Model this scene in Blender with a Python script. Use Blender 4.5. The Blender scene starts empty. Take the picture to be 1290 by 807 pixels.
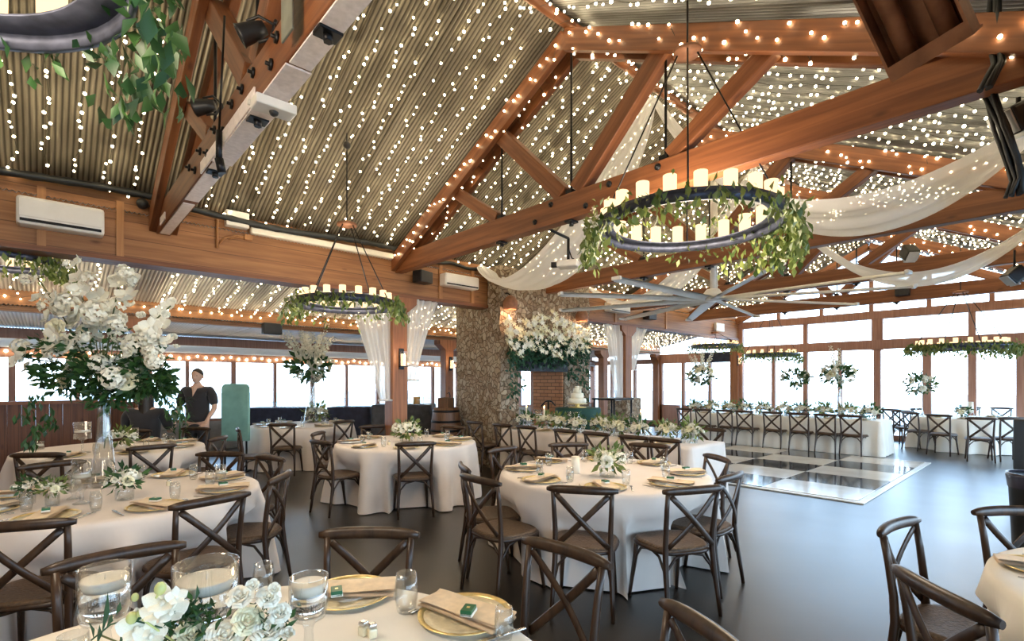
import bpy, bmesh, math, random
from mathutils import Vector, Matrix, Euler
random.seed(11)
PI = math.pi
scene = bpy.context.scene
COL = scene.collection
# ------------------------------------------------------------------ camera frame -> hall frame
ANG = math.radians(47.4)
FX, FY = math.sin(math.radians(42.6)), math.cos(math.radians(42.6))
FWD = Vector((FX, FY, 0)); RGT = Vector((FY, -FX, 0))
H, F, HX, HY = 1.59, 640.0, 645.0, 481.0
def W(lat, d, z=0.0):
    p = FWD * d + RGT * lat
    return Vector((p.x, p.y, z))
def at_d(px, py, d): return W((px - HX) / F * d, d, H + (HY - py) / F * d)
def at_z(px, py, z):
    d = (H - z) * F / (py - HY)
    return W((px - HX) / F * d, d, z)
def at_v(px, py, v):
    xr = (px - HX) / F
    return at_d(px, py, v / (FWD.y + RGT.y * xr))
def at_u(px, py, u):
    xr = (px - HX) / F
    return at_d(px, py, u / (FWD.x + RGT.x * xr))
def cam_ld(p): return (p.x * RGT.x + p.y * RGT.y, p.x * FWD.x + p.y * FWD.y)
# ------------------------------------------------------------------ objects
def link(o, parent=None):
    COL.objects.link(o)
    if parent is not None: o.parent = parent
    return o
def tag(o, label=None, cat=None, group=None, kind=None):
    if label: o['label'] = label
    if cat: o['category'] = cat
    if group: o['group'] = group
    if kind: o['kind'] = kind
    return o
def thing(name, label, cat, loc=(0, 0, 0), rz=0.0, group=None, kind=None):
    o = bpy.data.objects.new(name, None); COL.objects.link(o)
    o.empty_display_size = 0.1
    o.location = loc; o.rotation_euler = (0, 0, rz)
    return tag(o, label, cat, group, kind)
def copy_tree(o, parent=None):
    c = o.copy(); COL.objects.link(c)
    if parent is not None: c.parent = parent
    for ch in KIDS.get(o.name, ()):
        copy_tree(ch, c)
    return c
KIDS = {}
def place_copy(proto, loc, rz, label, group=None, scale=None):
    o = copy_tree(proto)
    o.location = loc; o.rotation_euler = (0, 0, rz)
    if scale: o.scale = (scale,) * 3
    o['label'] = label
    if group: o['group'] = group
    return o
class MB:
    def __init__(s): s.v = []; s.f = []; s.sm = []
    def add(s, vs, fs, smooth=False):
        b = len(s.v); s.v.extend([tuple(x) for x in vs])
        for f in fs: s.f.append([b + i for i in f]); s.sm.append(smooth)
    def box(s, c, size, M=None):
        x, y, z = size[0] / 2, size[1] / 2, size[2] / 2
        vs = [Vector((a * x, b * y, d * z)) for a in (-1, 1) for b in (-1, 1) for d in (-1, 1)]
        if M is not None: vs = [M @ q for q in vs]
        c = Vector(c); vs = [q + c for q in vs]
        s.add(vs, [(0, 1, 3, 2), (4, 6, 7, 5), (0, 4, 5, 1), (2, 3, 7, 6), (0, 2, 6, 4), (1, 5, 7, 3)])
    def bx(s, x0, x1, y0, y1, z0, z1): s.box(((x0 + x1) / 2, (y0 + y1) / 2, (z0 + z1) / 2), (abs(x1 - x0), abs(y1 - y0), abs(z1 - z0)))
    def bbox(s, c, size, b=.01, M=None):
        """box with chamfered edges"""
        x, y, z = [q / 2 for q in size]; b = min(b, x * .9, y * .9, z * .9)
        bm = bmesh.new(); bmesh.ops.create_cube(bm, size=1)
        bmesh.ops.scale(bm, vec=size, verts=bm.verts)
        bmesh.ops.bevel(bm, geom=bm.edges[:], offset=b, segments=2, affect='EDGES', profile=.5)
        bm.verts.ensure_lookup_table()
        vs = [v.co.copy() for v in bm.verts]; fs = [[v.index for v in f.verts] for f in bm.faces]; bm.free()
        if M is not None: vs = [M @ q for q in vs]
        c = Vector(c); s.add([q + c for q in vs], fs)
    def tube(s, pts, r, seg=8, caps=True, ry=None, up=None, smooth=True):
        pts = [Vector(p) for p in pts]; n = len(pts)
        rr = list(r) if hasattr(r, '__len__') else [r] * n
        r2 = rr if ry is None else (list(ry) if hasattr(ry, '__len__') else [ry] * n)
        vs = []; nrm = None
        for i, p in enumerate(pts):
            t = (pts[min(i + 1, n - 1)] - pts[max(i - 1, 0)])
            t = t.normalized() if t.length > 1e-9 else Vector((0, 0, 1))
            if up is not None: a = Vector(up)
            elif nrm is not None: a = nrm
            else: a = Vector((0, 0, 1)) if abs(t.z) < .9 else Vector((1, 0, 0))
            a = a - t * a.dot(t)
            if a.length < 1e-6: a = t.orthogonal()
            a.normalize(); b = t.cross(a); nrm = a
            for k in range(seg):
                th = 2 * PI * k / seg
                vs.append(p + a * (math.cos(th) * r2[i]) + b * (math.sin(th) * rr[i]))
        fs = []
        for i in range(n - 1):
            for k in range(seg):
                k2 = (k + 1) % seg
                fs.append((i * seg + k, i * seg + k2, (i + 1) * seg + k2, (i + 1) * seg + k))
        s.add(vs, fs, smooth)
        if caps:
            b0 = len(s.v) - len(vs)
            s.f.append([b0 + k for k in range(seg)][::-1]); s.sm.append(False)
            s.f.append([b0 + (n - 1) * seg + k for k in range(seg)]); s.sm.append(False)
    def lathe(s, prof, c=(0, 0, 0), seg=20, smooth=True, close=False):
        c = Vector(c); vs = []; n = len(prof)
        for (r, z) in prof:
            for k in range(seg):
                th = 2 * PI * k / seg
                vs.append(c + Vector((r * math.cos(th), r * math.sin(th), z)))
        fs = []
        for i in range(n - 1 if not close else n):
            j = (i + 1) % n
            for k in range(seg):
                k2 = (k + 1) % seg
                fs.append((i * seg + k, i * seg + k2, j * seg + k2, j * seg + k))
        s.add(vs, fs, smooth)
    def disc(s, c, r, seg=20):
        c = Vector(c); s.add([c + Vector((r * math.cos(2 * PI * k / seg), r * math.sin(2 * PI * k / seg), 0)) for k in range(seg)], [list(range(seg))])
    def sphere(s, c, r, u=10, v=7, sc=(1, 1, 1), M=None):
        vs = [Vector((0, 0, -1))]
        for i in range(1, v):
            ph = -PI / 2 + PI * i / v
            for k in range(u):
                th = 2 * PI * k / u
                vs.append(Vector((math.cos(ph) * math.cos(th), math.cos(ph) * math.sin(th), math.sin(ph))))
        vs.append(Vector((0, 0, 1))); fs = []
        for k in range(u): fs.append((0, 1 + (k + 1) % u, 1 + k))
        for i in range(v - 2):
            for k in range(u):
                a = 1 + i * u; b = a + u
                fs.append((a + k, a + (k + 1) % u, b + (k + 1) % u, b + k))
        last = len(vs) - 1; a = 1 + (v - 2) * u
        for k in range(u): fs.append((a + k, a + (k + 1) % u, last))
        vs = [Vector((q.x * sc[0] * r, q.y * sc[1] * r, q.z * sc[2] * r)) for q in vs]
        if M is not None: vs = [M @ q for q in vs]
        c = Vector(c); s.add([q + c for q in vs], fs, True)
    def ico(s, c, r):
        bm = bmesh.new(); bmesh.ops.create_icosphere(bm, subdivisions=1, radius=r)
        bm.verts.ensure_lookup_table(); c = Vector(c)
        s.add([v.co + c for v in bm.verts], [[v.index for v in f.verts] for f in bm.faces], True); bm.free()
    def sheet(s, fn, ns, nt, smooth=True, closed_s=False):
        vs = [fn(i / ns, j / nt) for i in range(ns + (0 if closed_s else 1)) for j in range(nt + 1)]
        fs = []; m = nt + 1
        for i in range(ns):
            i2 = (i + 1) % ns if closed_s else i + 1
            for j in range(nt): fs.append((i * m + j, i2 * m + j, i2 * m + j + 1, i * m + j + 1))
        s.add(vs, fs, smooth)
    def prism(s, poly, z0, z1, M=None):
        n = len(poly)
        vs = [Vector((x, y, z0)) for x, y in poly] + [Vector((x, y, z1)) for x, y in poly]
        if M is not None: vs = [M @ q for q in vs]
        s.add(vs, [list(range(n))[::-1], list(range(n, 2 * n))] + [(k, (k + 1) % n, n + (k + 1) % n, n + k) for k in range(n)])
    def leaf(s, p, d, nrm, L, w, curl=.15):
        d = d.normalized(); side = d.cross(nrm)
        if side.length < 1e-5: side = d.orthogonal()
        side.normalize(); n = side.cross(d)
        a = p + d * (L * .5) + n * (curl * L * .4); t = p + d * L - n * (curl * L * .3)
        q = p + d * (L * .25); 
        s.add([p, a + side * w * .5 + n * w * .15, t, a - side * w * .5 + n * w * .15, a],
              [(0, 1, 4), (1, 2, 4), (2, 3, 4), (3, 0, 4)], True)
    def mesh(s, name, mat=None):
        me = bpy.data.meshes.new(name); me.from_pydata(s.v, [], s.f)
        me.polygons.foreach_set('use_smooth', s.sm)
        if mat: me.materials.append(mat)
        me.update(); return me
    def build(s, name, mat, parent=None, loc=None, rot=None):
        o = bpy.data.objects.new(name, s.mesh(name, mat)); link(o, parent)
        if loc is not None: o.location = loc
        if rot is not None: o.rotation_euler = rot
        if parent is not None: KIDS.setdefault(parent.name, []).append(o)
        return o
def part(name, me, parent, loc=None, rot=None, scale=None):
    o = bpy.data.objects.new(name, me); link(o, parent)
    if loc is not None: o.location = loc
    if rot is not None: o.rotation_euler = rot
    if scale is not None: o.scale = scale if hasattr(scale, '__len__') else (scale,) * 3
    KIDS.setdefault(parent.name, []).append(o)
    return o
def rv(a=1.0):
    while True:
        v = Vector((random.uniform(-1, 1), random.uniform(-1, 1), random.uniform(-1, 1)))
        if .05 < v.length <= 1: return v * a
# ------------------------------------------------------------------ materials
MATS = {}
def new_mat(name):
    m = bpy.data.materials.new(name); m.use_nodes = True
    MATS[name] = m
    return m, m.node_tree.nodes, m.node_tree.links, m.node_tree.nodes['Principled BSDF']
def plain(name, col, rough=.5, metal=0.0, var=0.12, scale=8.0, bump=0.0, spec=.5, stretch=(1, 1, 1), sheen=0.0):
    m, N, L, B = new_mat(name)
    tc = N.new('ShaderNodeTexCoord'); mp = N.new('ShaderNodeMapping'); mp.inputs['Scale'].default_value = stretch
    nz = N.new('ShaderNodeTexNoise'); nz.inputs['Scale'].default_value = scale; nz.inputs['Detail'].default_value = 5
    L.new(tc.outputs['Object'], mp.inputs[0]); L.new(mp.outputs[0], nz.inputs['Vector'])
    cr = N.new('ShaderNodeValToRGB')
    lo = [max(0, c * (1 - var)) for c in col]; hi = [min(1, c * (1 + var)) for c in col]
    cr.color_ramp.elements[0].position = .3; cr.color_ramp.elements[1].position = .7
    cr.color_ramp.elements[0].color = (*lo, 1); cr.color_ramp.elements[1].color = (*hi, 1)
    L.new(nz.outputs['Fac'], cr.inputs[0]); L.new(cr.outputs[0], B.inputs['Base Color'])
    B.inputs['Roughness'].default_value = rough; B.inputs['Metallic'].default_value = metal
    B.inputs['Specular IOR Level'].default_value = spec
    if sheen: B.inputs['Sheen Weight'].default_value = sheen
    if bump:
        bp = N.new('ShaderNodeBump'); bp.inputs['Strength'].default_value = bump; bp.inputs['Distance'].default_value = .01
        L.new(nz.outputs['Fac'], bp.inputs['Height']); L.new(bp.outputs[0], B.inputs['Normal'])
    return m
def wood(name, a, b, rough=.5, axis=0, plank=None, knots=True):
    """grain runs along local axis"""
    m, N, L, B = new_mat(name)
    tc = N.new('ShaderNodeTexCoord'); mp = N.new('ShaderNodeMapping')
    sc = [14, 14, 14]; sc[axis] = .7; mp.inputs['Scale'].default_value = sc
    L.new(tc.outputs['Object'], mp.inputs[0])
    nz = N.new('ShaderNodeTexNoise'); nz.inputs['Scale'].default_value = 1.6; nz.inputs['Detail'].default_value = 7; nz.inputs['Distortion'].default_value = .6
    L.new(mp.outputs[0], nz.inputs['Vector'])
    cr = N.new('ShaderNodeValToRGB'); cr.color_ramp.elements[0].position = .32; cr.color_ramp.elements[1].position = .68
    cr.color_ramp.elements[0].color = (*a, 1); cr.color_ramp.elements[1].color = (*b, 1)
    L.new(nz.outputs['Fac'], cr.inputs[0]); out = cr.outputs[0]
    n2 = N.new('ShaderNodeTexNoise'); n2.inputs['Scale'].default_value = 1.1; n2.inputs['Detail'].default_value = 2
    L.new(tc.outputs['Object'], n2.inputs['Vector'])
    mx = N.new('ShaderNodeMix'); mx.data_type = 'RGBA'; mx.blend_type = 'MULTIPLY'; mx.inputs[0].default_value = .55
    c2 = N.new('ShaderNodeValToRGB'); c2.color_ramp.elements[0].position = .35; c2.color_ramp.elements[0].color = (.62, .58, .55, 1)
    L.new(n2.outputs['Fac'], c2.inputs[0]); L.new(out, mx.inputs[6]); L.new(c2.outputs[0], mx.inputs[7]); out = mx.outputs[2]
    if knots:
        vo = N.new('ShaderNodeTexVoronoi'); vo.inputs['Scale'].default_value = 1.0
        m3 = N.new('ShaderNodeMapping'); s3 = [5, 5, 5]; s3[axis] = 1.8; m3.inputs['Scale'].default_value = s3
        L.new(tc.outputs['Object'], m3.inputs[0]); L.new(m3.outputs[0], vo.inputs['Vector'])
        c3 = N.new('ShaderNodeValToRGB'); c3.color_ramp.elements[0].position = .04; c3.color_ramp.elements[1].position = .12
        c3.color_ramp.elements[0].color = (.35, .25, .2, 1); c3.color_ramp.elements[1].color = (1, 1, 1, 1)
        L.new(vo.outputs['Distance'], c3.inputs[0])
        m4 = N.new('ShaderNodeMix'); m4.data_type = 'RGBA'; m4.blend_type = 'MULTIPLY'; m4.inputs[0].default_value = .8
        L.new(out, m4.inputs[6]); L.new(c3.outputs[0], m4.inputs[7]); out = m4.outputs[2]
    if plank:
        wv = N.new('ShaderNodeTexWave'); wv.wave_type = 'BANDS'; wv.bands_direction = plank[0]; wv.wave_profile = 'SAW'
        wv.inputs['Scale'].default_value = plank[1]
        L.new(tc.outputs['Object'], wv.inputs['Vector'])
        c4 = N.new('ShaderNodeValToRGB'); c4.color_ramp.elements[0].position = 0.0; c4.color_ramp.elements[1].position = .06
        c4.color_ramp.elements[0].color = (.25, .2, .18, 1); c4.color_ramp.elements[1].color = (1, 1, 1, 1)
        L.new(wv.outputs['Fac'], c4.inputs[0])
        m5 = N.new('ShaderNodeMix'); m5.data_type = 'RGBA'; m5.blend_type = 'MULTIPLY'; m5.inputs[0].default_value = 1
        L.new(out, m5.inputs[6]); L.new(c4.outputs[0], m5.inputs[7]); out = m5.outputs[2]
    L.new(out, B.inputs['Base Color']); B.inputs['Roughness'].default_value = rough
    bp = N.new('ShaderNodeBump'); bp.inputs['Strength'].default_value = .25; bp.inputs['Distance'].default_value = .004
    L.new(nz.outputs['Fac'], bp.inputs['Height']); L.new(bp.outputs[0], B.inputs['Normal'])
    return m
def emit(name, col, st, sampling=None):
    m, N, L, B = new_mat(name)
    N.remove(B); e = N.new('ShaderNodeEmission'); e.inputs[0].default_value = (*col, 1); e.inputs[1].default_value = st
    L.new(e.outputs[0], N['Material Output'].inputs[0])
    if sampling: m.cycles.emission_sampling = sampling
    return m
def clear_glass(name, tint=(1, 1, 1), refl=.08, rough=0.02):
    m, N, L, B = new_mat(name); N.remove(B)
    t = N.new('ShaderNodeBsdfTransparent'); t.inputs[0].default_value = (*tint, 1)
    g = N.new('ShaderNodeBsdfGlossy'); g.inputs['Roughness'].default_value = rough
    fr = N.new('ShaderNodeLayerWeight'); fr.inputs[0].default_value = .35
    mr = N.new('ShaderNodeMapRange'); mr.inputs[3].default_value = refl; mr.inputs[4].default_value = .5
    L.new(fr.outputs['Facing'], mr.inputs[0])
    mx = N.new('ShaderNodeMixShader'); L.new(mr.outputs[0], mx.inputs[0]); L.new(t.outputs[0], mx.inputs[1]); L.new(g.outputs[0], mx.inputs[2])
    L.new(mx.outputs[0], N['Material Output'].inputs[0])
    return m
def sheer(name, col, transp=.15, transl=.5):
    m, N, L, B = new_mat(name)
    B.inputs['Base Color'].default_value = (*col, 1); B.inputs['Roughness'].default_value = .9; B.inputs['Specular IOR Level'].default_value = .1
    tl = N.new('ShaderNodeBsdfTranslucent'); tl.inputs[0].default_value = (*col, 1)
    tr = N.new('ShaderNodeBsdfTransparent')
    tc = N.new('ShaderNodeTexCoord'); nz = N.new('ShaderNodeTexNoise'); nz.inputs['Scale'].default_value = 3
    L.new(tc.outputs['Object'], nz.inputs['Vector'])
    mr = N.new('ShaderNodeMapRange'); mr.inputs[3].default_value = transp * .6; mr.inputs[4].default_value = transp * 1.4
    L.new(nz.outputs['Fac'], mr.inputs[0])
    a = N.new('ShaderNodeMixShader'); a.inputs[0].default_value = transl; L.new(B.outputs[0], a.inputs[1]); L.new(tl.outputs[0], a.inputs[2])
    b = N.new('ShaderNodeMixShader'); L.new(mr.outputs[0], b.inputs[0]); L.new(a.outputs[0], b.inputs[1]); L.new(tr.outputs[0], b.inputs[2])
    L.new(b.outputs[0], N['Material Output'].inputs[0])
    return m
def leafy(name, a, b, rough=.45):
    m, N, L, B = new_mat(name)
    g = N.new('ShaderNodeNewGeometry'); cr = N.new('ShaderNodeValToRGB')
    cr.color_ramp.elements[0].color = (*a, 1); cr.color_ramp.elements[1].color = (*b, 1)
    L.new(g.outputs['Random Per Island'], cr.inputs[0]); L.new(cr.outputs[0], B.inputs['Base Color'])
    B.inputs['Roughness'].default_value = rough
    tl = N.new('ShaderNodeBsdfTranslucent'); L.new(cr.outputs[0], tl.inputs[0])
    mx = N.new('ShaderNodeMixShader'); mx.inputs[0].default_value = .25
    L.new(B.outputs[0], mx.inputs[1]); L.new(tl.outputs[0], mx.inputs[2]); L.new(mx.outputs[0], N['Material Output'].inputs[0])
    return m

wood_beam = wood('beam_wood', (.155, .048, .015), (.285, .105, .036), .5, 0)
wood_beam_y = wood('beam_wood_cross', (.21, .062, .017), (.38, .135, .042), .5, 1)
wood_post = wood('post_wood', (.22, .075, .025), (.38, .15, .052), .5, 2)
wood_fascia = wood('fascia_wood', (.27, .115, .04), (.45, .21, .08), .55, 0, plank=('Z', 1.55))
wood_trim = wood('trim_wood', (.42, .19, .07), (.58, .29, .11), .5, 2, knots=False)
wood_fence = wood('fence_wood', (.10, .035, .018), (.17, .065, .03), .6, 2, plank=('X', 2.2))
wood_window = wood('window_wood', (.36, .17, .11), (.50, .26, .18), .5, 2, knots=False)
wood_chair = wood('chair_wood', (.022, .010, .005), (.072, .035, .016), .38, 2, knots=False)
wood_seat = plain('woven_seat', (.085, .048, .024), .55, var=.45, scale=60, bump=.5)
wood_barrel = wood('barrel_wood', (.10, .045, .02), (.18, .085, .04), .5, 2, plank=('X', 3.0), knots=False)
steel_dark = plain('dark_steel', (.02, .02, .022), .4, .8, var=.3)
black_paint = plain('black_paint', (.012, .012, .013), .45, 0, var=.3)
black_rubber = plain('black_rubber', (.012, .014, .015), .5, 0, var=.4, scale=12)
iron_ring = plain('blue_grey_iron', (.07, .078, .115), .45, .6, var=.4, scale=14)
rusty = plain('coppery_steel', (.30, .135, .07), .6, .2, var=.35, scale=7, bump=.15)
white_plastic = plain('white_plastic', (.82, .80, .76), .4, var=.03)
grey_metal = plain('grey_metal', (.55, .55, .55), .35, .7, var=.1)
fan_metal = plain('fan_aluminium', (.80, .79, .77), .35, .1, var=.06)
steel_plate = plain('grey_green_steel', (.22, .23, .19), .5, .4, var=.2)
lit_chord_m = plain('lit_chord_pale', (.92, .84, .84), .4, .0, var=.1, scale=30, bump=.2)  # pale pink tone carries the light on the chord underside
cloth_cream = plain('ivory_tablecloth', (.85, .80, .71), .85, var=.05, scale=3, spec=.15, sheen=.2)
cloth_pink = plain('blush_tablecloth', (.80, .71, .64), .85, var=.05, scale=3, spec=.15, sheen=.2)
cloth_green = plain('dark_green_cloth', (.012, .06, .05), .8, var=.2)
cloth_navy = plain('navy_cloth', (.022, .024, .045), .8, var=.3)
cloth_grey = plain('charcoal_cloth', (.06, .06, .068), .8, var=.3)
napkin_m = plain('tan_napkin', (.80, .62, .40), .8, var=.1, scale=30, bump=.1, sheen=.2)
gold = plain('gold_rim', (.86, .64, .27), .3, .6, var=.2, scale=30)
gold_plate = plain('pale_gold_glass', (.80, .70, .47), .22, .1, var=.12, scale=40)
silver = plain('silver_metal', (.62, .61, .60), .25, .9, var=.05)
favor_green = plain('green_box', (.008, .115, .045), .4, var=.1)
box_white = plain('white_card', (.8, .78, .72), .6, var=.04)
green_teal = plain('teal_fabric', (.24, .47, .41), .8, var=.15, scale=5)
wax = plain('ivory_wax', (.88, .83, .72), .5, var=.04)
petal = plain('white_petals', (.86, .83, .70), .6, var=.06, scale=14, sheen=.2)
petal_cream = plain('cream_petals', (.82, .77, .53), .6, var=.1, scale=14, sheen=.2)
bud_m = plain('green_buds', (.62, .66, .26), .5, var=.2)
leaf_dark = leafy('dark_green_leaves', (.012, .05, .016), (.05, .13, .03))
leaf_mid = leafy('olive_green_leaves', (.05, .10, .02), (.25, .30, .08))
leaf_pine = leafy('pine_green_leaves', (.012, .06, .035), (.05, .14, .07))
twig = plain('green_stem', (.10, .12, .04), .6, var=.2)
glass_m = clear_glass('clear_glass', (.97, .98, .98), .05)
pane_m = clear_glass('window_glass', (.98, .99, 1.0), .03)
def real_glass(name, ior, col=(1, 1, 1), rough=0.0):
    m, N, L, B = new_mat(name)
    B.inputs['Base Color'].default_value = (*col, 1); B.inputs['Roughness'].default_value = rough
    B.inputs['IOR'].default_value = ior; B.inputs['Transmission Weight'].default_value = 1
    return m
goblet_m = real_glass('goblet_glass', 1.45)
water_m = real_glass('water', 1.33)
bulb_m = emit('warm_bulb', (1.0, .80, .48), 17.0)
bulb_far = emit('warm_bulb_far', (1.0, .80, .48), 17.0)
candle_m = emit('glowing_candle', (1.0, .66, .33), 1.45)
flame_m = emit('flame', (1.0, .62, .22), 25.0)
lamp_m = emit('lamp_glow', (1.0, .55, .25), 6.0)
tube_m = plain('tube_cover', (.80, .76, .66), .4, var=.04)
skin_m = plain('skin', (.62, .40, .30), .5, var=.06)
hair_m = plain('dark_hair', (.02, .014, .01), .5, var=.3)
shirt_m = plain('black_shirt', (.016, .015, .019), .8, var=.3, sheen=.3)
trouser_m = plain('dark_trousers', (.02, .022, .03), .8, var=.2)
dance_white = plain('white_dance_panel', (.72, .68, .60), .16, var=.12, scale=2)
dance_black = plain('black_dance_panel', (.02, .025, .035), .1, var=.4, scale=3)
sheer_m = sheer('white_sheer', (.94, .95, .98), .12, .45)
curtain_m = sheer('white_curtain', (.90, .88, .86), .12, .5)
wire_m = plain('green_wire', (.03, .035, .02), .6)

def concrete():
    m, N, L, B = new_mat('polished_concrete')
    tc = N.new('ShaderNodeTexCoord')
    nz = N.new('ShaderNodeTexNoise'); nz.inputs['Scale'].default_value = .9; nz.inputs['Detail'].default_value = 8; nz.inputs['Roughness'].default_value = .65
    L.new(tc.outputs['Object'], nz.inputs['Vector'])
    cr = N.new('ShaderNodeValToRGB'); e = cr.color_ramp.elements
    e[0].position = .3; e[1].position = .72; e[0].color = (.008, .006, .004, 1); e[1].color = (.024, .018, .012, 1)
    L.new(nz.outputs['Fac'], cr.inputs[0])
    bk = N.new('ShaderNodeTexBrick'); bk.offset = 0; bk.inputs['Scale'].default_value = 1; bk.inputs['Mortar Size'].default_value = .003
    bk.inputs['Brick Width'].default_value = 3.2; bk.inputs['Row Height'].default_value = 3.2
    bk.inputs['Color1'].default_value = (1, 1, 1, 1); bk.inputs['Color2'].default_value = (1, 1, 1, 1); bk.inputs['Mortar'].default_value = (.3, .3, .3, 1)
    L.new(tc.outputs['Object'], bk.inputs['Vector'])
    mx = N.new('ShaderNodeMix'); mx.data_type = 'RGBA'; mx.blend_type = 'MULTIPLY'; mx.inputs[0].default_value = 1
    L.new(cr.outputs[0], mx.inputs[6]); L.new(bk.outputs['Color'], mx.inputs[7]); L.new(mx.outputs[2], B.inputs['Base Color'])
    mr = N.new('ShaderNodeMapRange'); mr.inputs[3].default_value = .30; mr.inputs[4].default_value = .42
    n2 = N.new('ShaderNodeTexNoise'); n2.inputs['Scale'].default_value = 1.1; n2.inputs['Detail'].default_value = 2
    L.new(tc.outputs['Object'], n2.inputs['Vector']); L.new(n2.outputs['Fac'], mr.inputs[0]); L.new(mr.outputs[0], B.inputs['Roughness'])
    B.inputs['Specular IOR Level'].default_value = .6
    B.inputs['Coat Weight'].default_value = .45; B.inputs['Coat Roughness'].default_value = .30
    return m
floor_m = concrete()
def corrugated(name, a, b, rough, metal, flute_shade=.35):
    m, N, L, B = new_mat(name)
    tc = N.new('ShaderNodeTexCoord'); mp = N.new('ShaderNodeMapping'); mp.inputs['Scale'].default_value = (5, .6, .6)
    L.new(tc.outputs['Object'], mp.inputs[0])
    nz = N.new('ShaderNodeTexNoise'); nz.inputs['Scale'].default_value = 1.2; nz.inputs['Detail'].default_value = 6
    L.new(mp.outputs[0], nz.inputs['Vector'])
    cr = N.new('ShaderNodeValToRGB'); e = cr.color_ramp.elements
    e[0].position = .3; e[1].position = .7; e[0].color = (*a, 1); e[1].color = (*b, 1)
    L.new(nz.outputs['Fac'], cr.inputs[0])
    # side laps of the sheets
    wv = N.new('ShaderNodeTexWave'); wv.wave_type = 'BANDS'; wv.bands_direction = 'X'; wv.wave_profile = 'SAW'; wv.inputs['Scale'].default_value = .41
    L.new(tc.outputs['Object'], wv.inputs['Vector'])
    c4 = N.new('ShaderNodeValToRGB'); c4.color_ramp.elements[0].position = 0; c4.color_ramp.elements[1].position = .035
    c4.color_ramp.elements[0].color = (.3, .27, .22, 1); c4.color_ramp.elements[1].color = (1, 1, 1, 1)
    L.new(wv.outputs['Fac'], c4.inputs[0])
    mx = N.new('ShaderNodeMix'); mx.data_type = 'RGBA'; mx.blend_type = 'MULTIPLY'; mx.inputs[0].default_value = 1
    L.new(cr.outputs[0], mx.inputs[6]); L.new(c4.outputs[0], mx.inputs[7])
    # shade of the flutes painted as dark stripes at the sheet pitch
    sx = N.new('ShaderNodeSeparateXYZ'); L.new(tc.outputs['Object'], sx.inputs[0])
    ph = N.new('ShaderNodeMath'); ph.operation = 'MULTIPLY_ADD'; ph.inputs[1].default_value = 2 * PI / .046; ph.inputs[2].default_value = 3.2 * 2 * PI / .046
    L.new(sx.outputs[0], ph.inputs[0]); sn = N.new('ShaderNodeMath'); sn.operation = 'SINE'; L.new(ph.outputs[0], sn.inputs[0])
    c5 = N.new('ShaderNodeMapRange'); c5.inputs[1].default_value = -.2; c5.inputs[2].default_value = 1.0; c5.inputs[3].default_value = 1.0; c5.inputs[4].default_value = flute_shade
    L.new(sn.outputs[0], c5.inputs[0])
    m6 = N.new('ShaderNodeMix'); m6.data_type = 'RGBA'; m6.blend_type = 'MULTIPLY'; m6.inputs[0].default_value = 1
    L.new(mx.outputs[2], m6.inputs[6]); L.new(c5.outputs[0], m6.inputs[7]); L.new(m6.outputs[2], B.inputs['Base Color'])
    B.inputs['Roughness'].default_value = rough; B.inputs['Metallic'].default_value = metal
    return m
roof_m = corrugated('weathered_corrugated_iron', (.145, .125, .09), (.33, .30, .24), .45, .5)
roof_daylit = corrugated('daylit_corrugated_iron', (.17, .175, .17), (.38, .39, .39), .42, .5)  # greyer copy of the roof iron, side daylight put into its colour
aisle_m = corrugated('galvanised_corrugated_iron', (.52, .53, .55), (.74, .75, .77), .45, .4, .6)
porch_m = sheer('translucent_roof_sheet', (.82, .88, .92), .05, .6)
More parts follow.
